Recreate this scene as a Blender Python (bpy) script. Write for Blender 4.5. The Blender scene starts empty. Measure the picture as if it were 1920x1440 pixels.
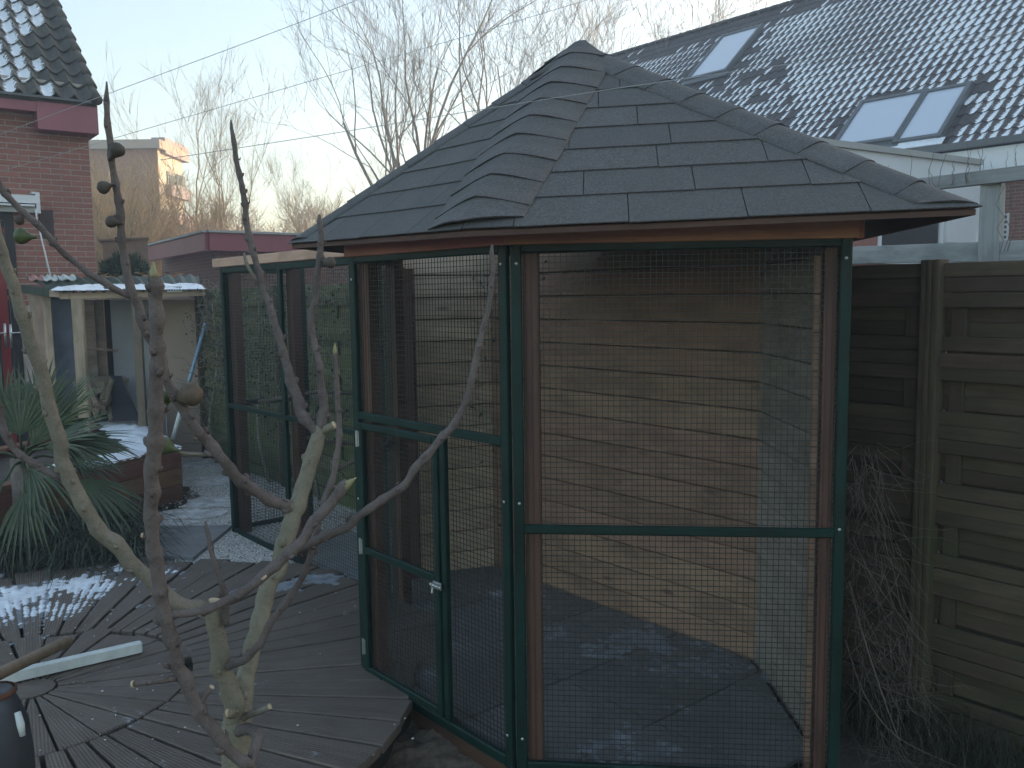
import bpy, math, random
from math import sin, cos, pi, radians, sqrt
from mathutils import Vector, Matrix, noise

sc = bpy.context.scene
col = sc.collection
V = Vector
rnd = random.Random(7)

# ------------------------------------------------------------------ camera
F, EYE, PITCH, ROLL = 1640.0, 1.65, radians(5.85), 0.0135
_fw = V((0, cos(PITCH), -sin(PITCH)))
_r0 = V((1, 0, 0))
_u0 = _r0.cross(_fw)
_r = _r0 * cos(ROLL) - _u0 * sin(ROLL)
_u = _r0 * sin(ROLL) + _u0 * cos(ROLL)
CAM = V((0, 0, EYE))
cam_d = bpy.data.cameras.new('camera')
cam = bpy.data.objects.new('camera', cam_d)
col.objects.link(cam)
cam_d.sensor_width = 36
cam_d.lens = 36 * F / 1920
cam_d.clip_start = 0.05
cam_d.clip_end = 3000
cam.matrix_world = Matrix(((_r.x, _u.x, -_fw.x, CAM.x), (_r.y, _u.y, -_fw.y, CAM.y), (_r.z, _u.z, -_fw.z, CAM.z), (0, 0, 0, 1)))
sc.camera = cam

# ------------------------------------------------------------------ sky, sun, exposure
SUN_AZ, SUN_EL = radians(55), radians(9)      # azimuth clockwise from +Y
world = bpy.data.worlds.new('World')
sc.world = world
world.use_nodes = True
nt = world.node_tree
sky = nt.nodes.new('ShaderNodeTexSky')
sky.sky_type = 'NISHITA'
sky.sun_disc = False
sky.sun_elevation = SUN_EL
sky.sun_rotation = SUN_AZ
sky.air_density = 1.0
sky.dust_density = 1.8
sky.ozone_density = 0.9
bg = nt.nodes['Background']
bg.inputs[1].default_value = 0.13
nt.links.new(sky.outputs[0], bg.inputs[0])
sl = bpy.data.lights.new('sun', 'SUN')
sl.energy = 2.2
sl.angle = radians(0.5)
sl.color = (1.0, 0.74, 0.48)
so = bpy.data.objects.new('sun', sl)
col.objects.link(so)
_sd = V((sin(SUN_AZ) * cos(SUN_EL), cos(SUN_AZ) * cos(SUN_EL), sin(SUN_EL)))
so.rotation_euler = _sd.to_track_quat('Z', 'Y').to_euler()
so.location = (30, 30, 30)
sc.view_settings.view_transform = 'Standard'
sc.view_settings.look = 'None'
sc.view_settings.gamma = 1
sc.view_settings.exposure = 1.93
sc.cycles.use_denoising = True
sc.cycles.max_bounces = 8
sc.cycles.diffuse_bounces = 4
sc.cycles.transparent_max_bounces = 8


def ray(px, py):
    return _r * ((px - 960) / F) + _u * ((720 - py) / F) + _fw


def at(px, py, Y):                      # the point seen there at a distance Y ahead
    d = ray(px, py)
    return CAM + d * (Y / d.y)


def gp(px, py, z=0.0):                  # the point seen there at a height z
    d = ray(px, py)
    return CAM + d * ((z - EYE) / d.z)


def proj(p):
    v = p - CAM
    d = v.dot(_fw)
    return 960 + F * v.dot(_r) / d, 720 - F * v.dot(_u) / d


# ------------------------------------------------------------------ materials
MATS = {}


class NB:
    def __init__(s, name):
        s.m = bpy.data.materials.new(name)
        s.m.use_nodes = True
        s.t = s.m.node_tree
        s.b = s.t.nodes['Principled BSDF']
        MATS[name] = s.m

    def n(s, kind, **kw):
        nd = s.t.nodes.new('ShaderNode' + kind)
        for k, v in kw.items():
            setattr(nd, k, v)
        return nd

    def l(s, a, b):
        s.t.links.new(a, b)

    def coords(s, scale=(1, 1, 1), which='Object', rand=True):
        tc = s.n('TexCoord')
        mp = s.n('Mapping')
        mp.inputs['Scale'].default_value = scale
        s.l(tc.outputs[which], mp.inputs['Vector'])
        if rand:
            oi = s.n('ObjectInfo')
            mu = s.n('VectorMath', operation='SCALE')
            mu.inputs[0].default_value = (37.1, 23.7, 51.3)
            s.l(oi.outputs['Random'], mu.inputs['Scale'])
            s.l(mu.outputs[0], mp.inputs['Location'])
        return mp.outputs[0]

    def noise(s, vec, scale=5, detail=4, rough=.6, dist=0):
        nn = s.n('TexNoise')
        nn.inputs['Scale'].default_value = scale
        nn.inputs['Detail'].default_value = detail
        nn.inputs['Roughness'].default_value = rough
        nn.inputs['Distortion'].default_value = dist
        s.l(vec, nn.inputs['Vector'])
        return nn.outputs['Fac']

    def ramp(s, fac, lo, hi, c0=(0, 0, 0), c1=(1, 1, 1)):
        r = s.n('ValToRGB')
        e = r.color_ramp.elements
        e[0].position, e[1].position = lo, hi
        e[0].color = (*c0, 1)
        e[1].color = (*c1, 1)
        s.l(fac, r.inputs[0])
        return r.outputs[0]

    def mix(s, fac, a, b, mode='MIX'):
        m = s.n('Mix', data_type='RGBA', blend_type=mode)
        if isinstance(fac, (int, float)):
            m.inputs[0].default_value = fac
        else:
            s.l(fac, m.inputs[0])
        for i, x in ((6, a), (7, b)):
            if isinstance(x, tuple):
                m.inputs[i].default_value = (*x, 1)
            else:
                s.l(x, m.inputs[i])
        return m.outputs[2]

    def math(s, op, a, b=0.0):
        m = s.n('Math', operation=op)
        for i, x in ((0, a), (1, b)):
            if isinstance(x, (int, float)):
                m.inputs[i].default_value = x
            else:
                s.l(x, m.inputs[i])
        return m.outputs[0]

    def done(s, colr, rough=.7, bump=None, bs=.3, bd=.01, metal=0, spec=.5):
        if isinstance(colr, tuple):
            s.b.inputs['Base Color'].default_value = (*colr, 1)
        else:
            s.l(colr, s.b.inputs['Base Color'])
        s.b.inputs['Roughness'].default_value = rough
        s.b.inputs['Metallic'].default_value = metal
        s.b.inputs['Specular IOR Level'].default_value = spec
        if bump is not None:
            bp = s.n('Bump')
            bp.inputs['Strength'].default_value = bs
            bp.inputs['Distance'].default_value = bd
            s.l(bump, bp.inputs['Height'])
            s.l(bp.outputs[0], s.b.inputs['Normal'])
        return s.m


def objrand(b):
    return b.n('ObjectInfo').outputs['Random']


def plain(name, c, rough=.6, metal=0, var=.25, scale=6, spec=.4):
    b = NB(name)
    n = b.noise(b.coords(), scale, 5, .65)
    dark = tuple(x * (1 - var) for x in c)
    lite = tuple(min(1, x * (1 + var)) for x in c)
    f2 = b.noise(b.coords(), scale * 14, 3)
    c_ = b.mix(b.ramp(n, .3, .7), dark, lite)
    c_ = b.mix(b.math('MULTIPLY', f2, .25), c_, dark)
    return b.done(c_, rough, f2, .15, .003, metal, spec)


def wood(name, c1, c2, rough=.75, hv=.05, knots=False, moss=None, grain=(1.2, 30, 30), rv=.35, bs=.35, wear=None):
    b = NB(name)
    g = b.noise(b.coords(grain), 1.6, 6, .65, .3)
    c_ = b.mix(b.ramp(g, .3, .72), c1, c2)
    r_ = objrand(b)
    hsv = b.n('HueSaturation')
    hsv.inputs['Fac'].default_value = 1
    b.l(b.math('ADD', b.math('MULTIPLY', r_, 2 * rv), 1 - rv), hsv.inputs['Value'])
    w2 = b.n('TexWhiteNoise', noise_dimensions='1D')
    b.l(r_, w2.inputs['W'])
    b.l(b.math('ADD', b.math('MULTIPLY', w2.outputs['Value'], hv), .5 - hv / 2), hsv.inputs['Hue'])
    b.l(c_, hsv.inputs['Color'])
    c_ = hsv.outputs[0]
    if knots:
        v = b.n('TexVoronoi')
        v.inputs['Scale'].default_value = 1
        b.l(b.coords((2.2, 7.0, 5.0)), v.inputs['Vector'])
        k = b.ramp(v.outputs['Distance'], .05, .12, (.8, .8, .8), (0, 0, 0))
        c_ = b.mix(k, c_, tuple(x * .32 for x in c1))
    blot = b.noise(b.coords((2.5, 6, 6)), 1.5, 5, .6)
    c_ = b.mix(b.ramp(blot, .45, .8), c_, tuple(x * .55 for x in c1))
    if moss:
        wn = b.noise(b.coords((1.2, 3, 3), rand=False), 1.7, 6, .7)
        geo = b.n('NewGeometry')
        sp = b.n('SeparateXYZ')
        b.l(geo.outputs['Position'], sp.inputs[0])
        low = b.math('SUBTRACT', .95, b.math('MULTIPLY', sp.outputs['Z'], .45))
        f = b.math('MULTIPLY', b.ramp(wn, .42, .66), low)
        c_ = b.mix(f, c_, moss)
    if wear:
        wn = b.noise(b.coords((1, 1, 1)), 2.3, 6, .7)
        c_ = b.mix(b.ramp(wn, .5, .75), c_, wear)
    return b.done(c_, rough, g, bs, .004)


wood('brown_stain', (.085, .036, .026), (.130, .056, .039), .6, rv=.15)
wood('fascia_stain', (.34, .150, .095), (.43, .20, .13), .6, rv=.1)
wood('wall_grey', (.235, .205, .175), (.33, .295, .255), .6, rv=.12)
wood('soffit_wood', (.075, .036, .026), (.115, .055, .038), .7, rv=.15)
wood('pine_plank', (.275, .160, .106), (.370, .232, .158), .7, hv=.018, knots=True, rv=.13)
wood('lit_plank', (.50, .38, .27), (.64, .51, .38), .7, hv=.018, knots=True, rv=.12)  # paler pine copy: sky light on the short wall is put into the colour
wood('fresh_pine', (.50, .31, .21), (.62, .42, .30), .7, rv=.1)
wood('fence_wood', (.062, .040, .026), (.104, .071, .048), .85, moss=(.050, .056, .018), rv=.3)
wood('mossy_wood', (.120, .115, .062), (.190, .185, .100), .85, moss=(.110, .165, .042), rv=.3)
wood('grey_timber', (.27, .275, .27), (.40, .40, .39), .8, rv=.12, moss=(.17, .19, .12))
wood('planter_wood', (.16, .070, .042), (.26, .125, .078), .75, grain=(1, 60, 60), rv=.25, bs=.7)
wood('shed_wood', (.32, .235, .16), (.46, .35, .25), .75, rv=.25)
wood('old_board', (.20, .145, .10), (.30, .225, .16), .8, rv=.3)
wood('handle_wood', (.16, .115, .075), (.24, .18, .12), .6, rv=.1, grain=(3, 60, 60))


def deck_mat():
    b = NB('deck_wood')
    v = b.coords((2, 18, 18))
    g = b.noise(v, 1.6, 6, .65)
    r_ = objrand(b)
    c_ = b.mix(b.ramp(g, .3, .75), (.108, .082, .064), (.205, .162, .130))
    c_ = b.mix(b.math('MULTIPLY', r_, .55), c_, (.100, .077, .060))
    wv = b.n('TexWave', wave_type='BANDS', bands_direction='Y')
    wv.inputs['Scale'].default_value = 26
    wv.inputs['Distortion'].default_value = .6
    b.l(b.coords((1, 1, 1)), wv.inputs['Vector'])
    c_ = b.mix(b.math('MULTIPLY', b.ramp(wv.outputs['Fac'], .0, .35, (1, 1, 1), (0, 0, 0)), .5), c_, (.04, .035, .032))
    geo = b.n('NewGeometry')
    dirt = b.noise(geo.outputs['Position'], 3.2, 7, .72)
    c_ = b.mix(b.ramp(dirt, .47, .66), c_, (.150, .120, .098))
    frost = b.noise(geo.outputs['Position'], 4.5, 9, .78)
    c_ = b.mix(b.ramp(frost, .62, .72), c_, (.42, .43, .46))
    h = b.math('ADD', b.math('MULTIPLY', wv.outputs['Fac'], .6), g)
    return b.done(c_, .62, h, .55, .006, spec=.5)


deck_mat()


def shingle_mat():
    b = NB('shingle')
    n1 = b.noise(b.coords((1, 1, 1)), 260, 2, .5)
    n2 = b.noise(b.coords((1, 1, 1)), 3.5, 5, .65)
    n4 = b.noise(b.coords((1, 1, 1)), 95, 4, .8)
    r_ = objrand(b)
    c_ = b.mix(b.ramp(n1, .35, .7), (.054, .050, .047), (.140, .132, .126))
    c_ = b.mix(b.math('MULTIPLY', b.ramp(n4, .50, .72), .7), c_, (.205, .196, .188))
    c_ = b.mix(b.math('MULTIPLY', b.ramp(n4, .28, .45, (1, 1, 1), (0, 0, 0)), .6), c_, (.030, .030, .033))
    c_ = b.mix(b.math('MULTIPLY', r_, .5), c_, (.070, .067, .066))
    c_ = b.mix(b.math('MULTIPLY', b.ramp(n2, .5, .75), .45), c_, (.12, .115, .11))
    sc_ = b.noise(b.coords((3, 14, 1)), 3, 8, .8)
    c_ = b.mix(b.math('MULTIPLY', b.ramp(sc_, .70, .76), .6), c_, (.32, .30, .28))
    return b.done(c_, .82, n1, .6, .003, spec=.5)


shingle_mat()


def snow_mat():
    b = NB('snow')
    n = b.noise(b.coords(rand=False), 30, 6, .7)
    n2 = b.noise(b.coords(rand=False), 6, 6, .7)
    c_ = b.mix(b.ramp(n2, .45, .75), (.86, .89, .94), (.62, .64, .67))
    b.b.inputs['Subsurface Weight'].default_value = 0
    return b.done(c_, .6, n, .6, .01)


snow_mat()
plain('crumbly_soil', (.115, .085, .062), .95, var=.5, scale=40)
plain('frost', (.25, .265, .29), .7, var=.4, scale=14)


def tile_mat(name, c1, c2, snow):
    b = NB(name)
    geo = b.n('NewGeometry')
    n = b.noise(geo.outputs['Position'], 9, 6, .7)
    c_ = b.mix(b.ramp(n, .3, .7), c1, c2)
    w = b.n('TexWhiteNoise', noise_dimensions='1D')
    b.l(objrand(b), w.inputs['W'])
    c_ = b.mix(b.math('MULTIPLY', w.outputs['Value'], .35), c_, tuple(x * .55 for x in c1))
    if snow:
        uv = b.n('UVMap')
        sp = b.n('SeparateXYZ')
        b.l(uv.outputs[0], sp.inputs[0])
        u_, v_ = sp.outputs[0], sp.outputs[1]
        rag = b.noise(geo.outputs['Position'], 26, 7, .8)
        # a tongue of snow in the pan of the tile, thickest above the lower edge
        du = b.math('ABSOLUTE', b.math('SUBTRACT', b.math('SUBTRACT', u_, b.math('MULTIPLY', v_, .10)), .36))
        f = b.math('SUBTRACT', snow[2], du)
        f = b.math('ADD', f, b.math('MULTIPLY', b.math('SUBTRACT', rag, .5), 1.15))
        big = b.noise(geo.outputs['Position'], snow[0], 4, .6)
        f = b.math('ADD', f, b.math('MULTIPLY', b.math('SUBTRACT', big, snow[1]), .55))
        f = b.math('SUBTRACT', f, b.math('MULTIPLY', b.math('ABSOLUTE', b.math('SUBTRACT', v_, .40)), snow[3]))
        m = b.ramp(f, .0, .06)
        c_ = b.mix(m, c_, (.90, .92, .95))
    return b.done(c_, .7, n, .3, .01)


tile_mat('roof_tile', (.045, .036, .036), (.075, .060, .058), None)
tile_mat('roof_tile_snow', (.065, .048, .048), (.105, .080, .078), (.55, .36, .29, .22))
tile_mat('old_tile', (.060, .055, .045), (.115, .105, .082), None)
tile_mat('old_tile_snow', (.060, .055, .045), (.115, .105, .082), (1.2, .42, .27, .16))


def brick_mat():
    b = NB('brick')
    r_ = objrand(b)
    n = b.noise(b.coords(), 22, 6, .7)
    c_ = b.mix(b.ramp(n, .3, .72), (.235, .094, .072), (.36, .155, .118))
    c_ = b.mix(b.math('MULTIPLY', r_, .6), c_, (.20, .088, .078))
    return b.done(c_, .85, n, .5, .004)


brick_mat()


def far_brick(name, c1, c2, mort, s=1.0):
    b = NB(name)
    t = b.n('TexBrick')
    t.inputs['Scale'].default_value = s
    t.inputs['Brick Width'].default_value = .22
    t.inputs['Row Height'].default_value = .0625
    t.inputs['Mortar Size'].default_value = .006
    t.inputs['Color1'].default_value = (*c1, 1)
    t.inputs['Color2'].default_value = (*c2, 1)
    t.inputs['Mortar'].default_value = (*mort, 1)
    uv = b.n('UVMap')
    b.l(uv.outputs[0], t.inputs['Vector'])
    n = b.noise(b.coords(rand=False), 3, 5)
    c_ = b.mix(b.math('MULTIPLY', b.ramp(n, .4, .7), .4), t.outputs['Color'], c1)
    return b.done(c_, .85, t.outputs['Fac'], -.3, .004)


far_brick('house_brick', (.26, .105, .075), (.20, .080, .062), (.30, .26, .23))
far_brick('garage_brick', (.22, .10, .075), (.17, .075, .06), (.24, .20, .18))
far_brick('flat_brick', (.42, .21, .11), (.36, .175, .09), (.38, .25, .16))


def gravel_mat():
    b = NB('gravel')
    geo = b.n('NewGeometry')
    p = geo.outputs['Position']
    v = b.n('TexVoronoi')
    v.inputs['Scale'].default_value = 85
    b.l(p, v.inputs['Vector'])
    n = b.noise(p, 3, 7, .7)
    bw = b.n('RGBToBW')
    b.l(v.outputs['Color'], bw.inputs[0])
    c_ = b.mix(bw.outputs[0], (.50, .47, .43), (.86, .82, .76))
    c_ = b.mix(b.ramp(v.outputs['Distance'], .45, .8), c_, (.14, .12, .10))
    c_ = b.mix(b.ramp(n, .54, .70), c_, (.32, .28, .25))
    return b.done(c_, .85, v.outputs['Distance'], -.8, .012)


gravel_mat()


def soil_mat():
    b = NB('soil')
    geo = b.n('NewGeometry')
    p = geo.outputs['Position']
    n = b.noise(p, 2.3, 9, .75)
    n2 = b.noise(p, 26, 6, .75)
    c_ = b.mix(b.ramp(n, .35, .7), (.062, .048, .038), (.125, .10, .082))
    c_ = b.mix(b.ramp(n2, .55, .75), c_, (.17, .145, .12))
    return b.done(c_, .9, n2, .9, .02)


soil_mat()


def slab_mat():
    b = NB('paving')
    geo = b.n('NewGeometry')
    p = geo.outputs['Position']
    n = b.noise(p, 2.4, 8, .7)
    n2 = b.noise(p, 60, 5, .7)
    r_ = objrand(b)
    c_ = b.mix(b.ramp(n, .35, .7), (.13, .13, .13), (.24, .245, .25))
    c_ = b.mix(b.math('MULTIPLY', r_, .4), c_, (.085, .082, .078))
    fr = b.noise(p, 3.4, 8, .7)
    c_ = b.mix(b.ramp(fr, .60, .70), c_, (.50, .54, .60))
    return b.done(c_, .55, n2, .4, .004)


slab_mat()


def flag_mat():
    b = NB('flagstone')
    geo = b.n('NewGeometry')
    p = geo.outputs['Position']
    n = b.noise(p, 3, 8, .7)
    c_ = b.mix(b.ramp(n, .3, .7), (.32, .30, .28), (.54, .51, .48))
    fr = b.noise(p, 7.5, 9, .85)
    c_ = b.mix(b.ramp(fr, .46, .60), c_, (.78, .77, .76))
    return b.done(c_, .7, n, .6, .01)


flag_mat()


def bark(name, c1, c2, c3, sc_=1.0, lent=True):
    b = NB(name)
    v = b.coords((1, 1, 1), rand=False)
    n = b.noise(v, 9 * sc_, 6, .7)
    n2 = b.noise(v, 60 * sc_, 5, .7)
    c_ = b.mix(b.ramp(n, .35, .68), c1, c2)
    c_ = b.mix(b.ramp(n2, .52, .75), c_, c3)
    n3 = b.noise(v, 420 * sc_, 2, .5)
    if lent:
        c_ = b.mix(b.math('MULTIPLY', b.ramp(n3, .62, .72), .45), c_, tuple(min(1, x * 1.7) for x in c2))
    h = b.math('ADD', n2, b.math('MULTIPLY', n3, .5))
    return b.done(c_, .78, h, .9, .005, spec=.3)


bark('fig_bark_young', (.105, .083, .078), (.185, .153, .143), (.076, .060, .057))
bark('fig_bark_mid', (.165, .145, .112), (.27, .24, .192), (.12, .105, .083))
bark('fig_bark_old', (.190, .168, .125), (.270, .245, .185), (.145, .126, .092))
bark('tree_bark', (.30, .26, .215), (.40, .35, .29), (.22, .19, .16), .3, False)
bark('twig_bark', (.32, .265, .21), (.41, .345, .275), (.25, .20, .16), .3, False)
bark('bush_twig', (.46, .31, .16), (.56, .39, .21), (.36, .23, .12), .3, False)
bark('pale_stem', (.24, .21, .175), (.36, .325, .275), (.17, .145, .12), 1, False)
bark('vine_bark', (.13, .10, .085), (.23, .19, .155), (.09, .07, .06), 1, False)
plain('fig_green', (.075, .095, .038), .45, var=.3, scale=30)
plain('fig_brown', (.115, .085, .060), .8, var=.35, scale=40)
plain('fig_dark', (.075, .062, .052), .7, var=.35, scale=40)
plain('bud_green', (.27, .25, .13), .5, var=.2, scale=60)
plain('cut_wood', (.50, .40, .27), .8, var=.3, scale=60)
plain('green_steel', (.0035, .024, .019), .48, var=.4, scale=7, spec=.3)
plain('wire', (.042, .048, .046), .5, .3, var=.2, scale=30)
plain('zinc', (.55, .57, .58), .35, .9, var=.2, scale=30)
plain('dark_gap', (.02, .018, .016), .9)
plain('mortar', (.44, .385, .345), .9, var=.2, scale=20)
plain('maroon_paint', (.30, .105, .130), .5, var=.12, scale=3)
plain('maroon_far', (.29, .085, .095), .5, var=.12, scale=2)
plain('red_door', (.20, .018, .022), .35, var=.1, scale=3)
plain('black_frame', (.014, .012, .013), .5, var=.2)
plain('white_paint', (.74, .75, .77), .5, var=.05, scale=2)
plain('cream_paint', (.70, .62, .50), .6, var=.06, scale=1)
plain('beige_panel', (.50, .40, .32), .6, var=.06, scale=1)
plain('lavender_panel', (.45, .37, .38), .6, var=.06, scale=1)
plain('grey_trim', (.40, .40, .38), .6, var=.1, scale=3)
plain('lead_grey', (.11, .115, .12), .5, var=.15, scale=4)
plain('awning_white', (.68, .70, .72), .4, var=.08, scale=4)
plain('shutter_dark', (.055, .035, .035), .7, var=.2, scale=8)
plain('tarp_blue', (.075, .085, .115), .6, var=.3, scale=4)
plain('panel_tan', (.36, .275, .215), .75, var=.15, scale=2)
plain('panel_grey', (.32, .33, .345), .75, var=.15, scale=2)
plain('blue_tube', (.22, .33, .42), .35, .3, var=.3, scale=8)
plain('corrugated', (.060, .080, .060), .6, var=.3, scale=6)
plain('pale_cloth', (.55, .58, .56), .9, var=.25, scale=12)
plain('pink_cloth', (.42, .22, .19), .9, var=.25, scale=12)
plain('leaf_litter', (.26, .12, .04), .8, var=.3, scale=12)
plain('white_bar', (.62, .65, .63), .45, var=.22, scale=9)
plain('bar_side', (.30, .32, .33), .5, var=.2, scale=9)
plain('rust', (.115, .050, .028), .85, var=.4, scale=14)
plain('grey_metal', (.062, .068, .080), .5, .4, var=.3, scale=8)
plain('cord', (.42, .42, .42), .6, var=.1)
plain('concrete', (.25, .245, .24), .8, var=.25, scale=5)
plain('conifer', (.030, .050, .022), .7, var=.4, scale=5)
plain('ivy_leaf', (.040, .058, .026), .55, var=.5, scale=3)
plain('dry_leaf', (.17, .11, .065), .8, var=.4, scale=5)
plain('grass_dark', (.028, .036, .020), .6, var=.5, scale=9)
plain('green_crate', (.028, .040, .026), .6, var=.3, scale=9)
plain('white_label', (.66, .67, .68), .6, var=.05)
plain('print_blue', (.10, .13, .28), .6, var=.05)


def palm_mat():
    b = NB('palm_leaf')
    n = b.noise(b.coords((1, 1, 1)), 4, 4, .6)
    c_ = b.mix(b.ramp(n, .3, .7), (.027, .043, .014), (.056, .082, .028))
    c_ = b.mix(b.math('MULTIPLY', b.ramp(b.noise(b.coords((1, 1, 1)), 14, 3), .6, .75), .35), c_, (.15, .16, .075))
    return b.done(c_, .38, None, spec=.5)


palm_mat()


def glass_mat():
    b = NB('skylight_glass')
    b.b.inputs['Base Color'].default_value = (.50, .55, .64, 1)
    b.b.inputs['Roughness'].default_value = .12
    b.b.inputs['Metallic'].default_value = .0
    b.b.inputs['Specular IOR Level'].default_value = 1.0
    b.b.inputs['Coat Weight'].default_value = 1.0
    b.b.inputs['Coat Roughness'].default_value = .05
    b.b.inputs['Coat IOR'].default_value = 2.2
    b2 = NB('window_dark')
    b2.b.inputs['Base Color'].default_value = (.03, .035, .038, 1)
    b2.b.inputs['Roughness'].default_value = .06
    b2.b.inputs['Specular IOR Level'].default_value = .6


glass_mat()

# ------------------------------------------------------------------ mesh building
WM = {}


def link(name, me, parent=None, M=None, label=None, cat=None, group=None, kind=None):
    o = bpy.data.objects.new(name, me)
    col.objects.link(o)
    M = M or Matrix.Identity(4)
    WM[o] = M
    if parent is not None:
        o.parent = parent
        o.matrix_parent_inverse = WM[parent].inverted()
    o.matrix_basis = M
    for k, v in (('label', label), ('category', cat), ('group', group), ('kind', kind)):
        if v:
            o[k] = v
    return o


def thing(name, label, cat, loc, group=None):
    return link(name, None, None, Matrix.Translation(V(loc)), label, cat, group)


class MB:
    def __init__(s):
        s.v, s.f, s.uv, s.mi = [], [], None, None

    def face(s, pts, uvs=None, mi=0):
        i = len(s.v)
        s.v += [tuple(p) for p in pts]
        s.f.append(tuple(range(i, i + len(pts))))
        if uvs is not None:
            if s.uv is None:
                s.uv = []
            s.uv += uvs
        if s.mi is not None:
            s.mi.append(mi)

    def box(s, c, x, y, z):             # centre and three half-axes
        c, x, y, z = V(c), V(x), V(y), V(z)
        i = len(s.v)
        for a in (-1, 1):
            for b in (-1, 1):
                for d in (-1, 1):
                    s.v.append(tuple(c + x * a + y * b + z * d))
        q = [(0, 1, 3, 2), (4, 6, 7, 5), (0, 4, 5, 1), (2, 3, 7, 6), (0, 2, 6, 4), (1, 5, 7, 3)]
        if x.cross(y).dot(z) < 0:
            q = [t[::-1] for t in q]
        s.f += [tuple(i + k for k in t) for t in q]
        return s

    def abox(s, lo, hi):
        lo, hi = V(lo), V(hi)
        h = (hi - lo) / 2
        return s.box((lo + hi) / 2, (h.x, 0, 0), (0, h.y, 0), (0, 0, h.z))

    def bar(s, p, q, w, t, nrm):        # rectangular bar from p to q, t along nrm
        p, q = V(p), V(q)
        d = (q - p)
        x = d.normalized()
        n = V(nrm)
        n = (n - x * n.dot(x)).normalized()
        y = n.cross(x)
        return s.box((p + q) / 2, d / 2, y * w / 2, n * t / 2)

    def prism(s, poly, depth):          # poly: 3-D points (planar), extruded by vector depth
        n = len(poly)
        i = len(s.v)
        d = V(depth)
        s.v += [tuple(V(p)) for p in poly] + [tuple(V(p) + d) for p in poly]
        s.f.append(tuple(range(i + n - 1, i - 1, -1)))
        s.f.append(tuple(range(i + n, i + 2 * n)))
        for k in range(n):
            m = (k + 1) % n
            s.f.append((i + k, i + m, i + n + m, i + n + k))
        return s

    def tube(s, pts, rad, sides=8, cap=True, wob=0.0, seed=0):
        pts = [V(p) for p in pts]
        n = len(pts)
        if n < 2:
            return s
        i0 = len(s.v)
        t = (pts[1] - pts[0]).normalized()
        a = V((0, 0, 1)) if abs(t.z) < .9 else V((1, 0, 0))
        x = (a - t * a.dot(t)).normalized()
        for k in range(n):
            t = (pts[min(k + 1, n - 1)] - pts[max(k - 1, 0)])
            if t.length < 1e-9:
                t = V((0, 0, 1))
            t.normalize()
            x = x - t * x.dot(t)
            if x.length < 1e-6:
                x = t.orthogonal()
            x.normalize()
            y = t.cross(x)
            for j in range(sides):
                an = 2 * pi * j / sides
                r = rad[k]
                if wob:
                    q = pts[k] + (x * cos(an) + y * sin(an)) * r
                    r *= 1 + wob * noise.noise(q * 38 + V((seed, 0, 0)))
                s.v.append(tuple(pts[k] + (x * cos(an) + y * sin(an)) * r))
        for k in range(n - 1):
            for j in range(sides):
                m = (j + 1) % sides
                s.f.append((i0 + k * sides + j, i0 + k * sides + m, i0 + (k + 1) * sides + m, i0 + (k + 1) * sides + j))
        if cap:
            s.f.append(tuple(range(i0 + sides - 1, i0 - 1, -1)))
            s.f.append(tuple(range(i0 + (n - 1) * sides, i0 + n * sides)))
        return s

    def lathe(s, base, axis, prof, sides=14):    # prof: (height, radius)
        base, axis = V(base), V(axis).normalized()
        return s.tube([base + axis * h for h, r in prof], [max(r, 1e-4) for h, r in prof], sides)

    def mesh(s, name, mat, smooth=False):
        me = bpy.data.meshes.new(name)
        me.from_pydata(s.v, [], s.f)
        for m in (mat if isinstance(mat, (list, tuple)) else [mat]):
            me.materials.append(MATS[m])
        if s.uv is not None:
            lay = me.uv_layers.new(name='UVMap')
            if len(s.uv) == len(me.loops):
                for k, c in enumerate(s.uv):
                    lay.data[k].uv = c
        if s.mi is not None:
            for k, m in enumerate(s.mi):
                me.polygons[k].material_index = m
        if smooth:
            me.polygons.foreach_set('use_smooth', [True] * len(me.polygons))
        me.update()
        return me

    def build(s, name, mat, parent=None, smooth=False, **kw):
        return link(name, s.mesh(name, mat, smooth), parent, None, **kw)


BOARDS = {}


def board(name, mat, p, q, w, t, nrm, parent=None, ch=.003, **kw):
    """A chamfered board from p to q: its own x axis runs along it, z is nrm."""
    p, q = V(p), V(q)
    d = q - p
    L = d.length
    x = d / L
    n = V(nrm)
    n = (n - x * n.dot(x)).normalized()
    y = n.cross(x)
    key = (name, mat, round(L, 3), round(w, 4), round(t, 4))
    if key not in BOARDS:
        m = MB()
        c = min(ch, w * .3, t * .3)
        sec = [(-w / 2 + c, -t / 2), (w / 2 - c, -t / 2), (w / 2, -t / 2 + c), (w / 2, t / 2 - c), (w / 2 - c, t / 2), (-w / 2 + c, t / 2), (-w / 2, t / 2 - c), (-w / 2, -t / 2 + c)]
        m.prism([(0, a, b) for a, b in sec], (L, 0, 0))
        BOARDS[key] = m.mesh(name, mat)
    M = Matrix(((x.x, y.x, n.x, p.x), (x.y, y.y, n.y, p.y), (x.z, y.z, n.z, p.z), (0, 0, 0, 1)))
    return link(name, BOARDS[key], parent, M, **kw)


def catmull(pts, step):
    """pts: list of (Vector, radius); resampled about every step metres."""
    out = []
    n = len(pts)
    for i in range(n - 1):
        p0, p1, p2, p3 = (pts[max(i - 1, 0)], pts[i], pts[i + 1], pts[min(i + 2, n - 1)])
        L = (p2[0] - p1[0]).length
        k = max(1, int(L / step))
        for j in range(k):
            t = j / k
            def cr(a, b, c, d):
                return (b * 2 + (c - a) * t + (a * 2 - b * 5 + c * 4 - d) * t * t + (b * 3 - a - c * 3 + d) * t ** 3) * .5
            out.append((cr(p0[0], p1[0], p2[0], p3[0]), p1[1] + (p2[1] - p1[1]) * t))
    out.append(pts[-1])
    return out


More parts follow.
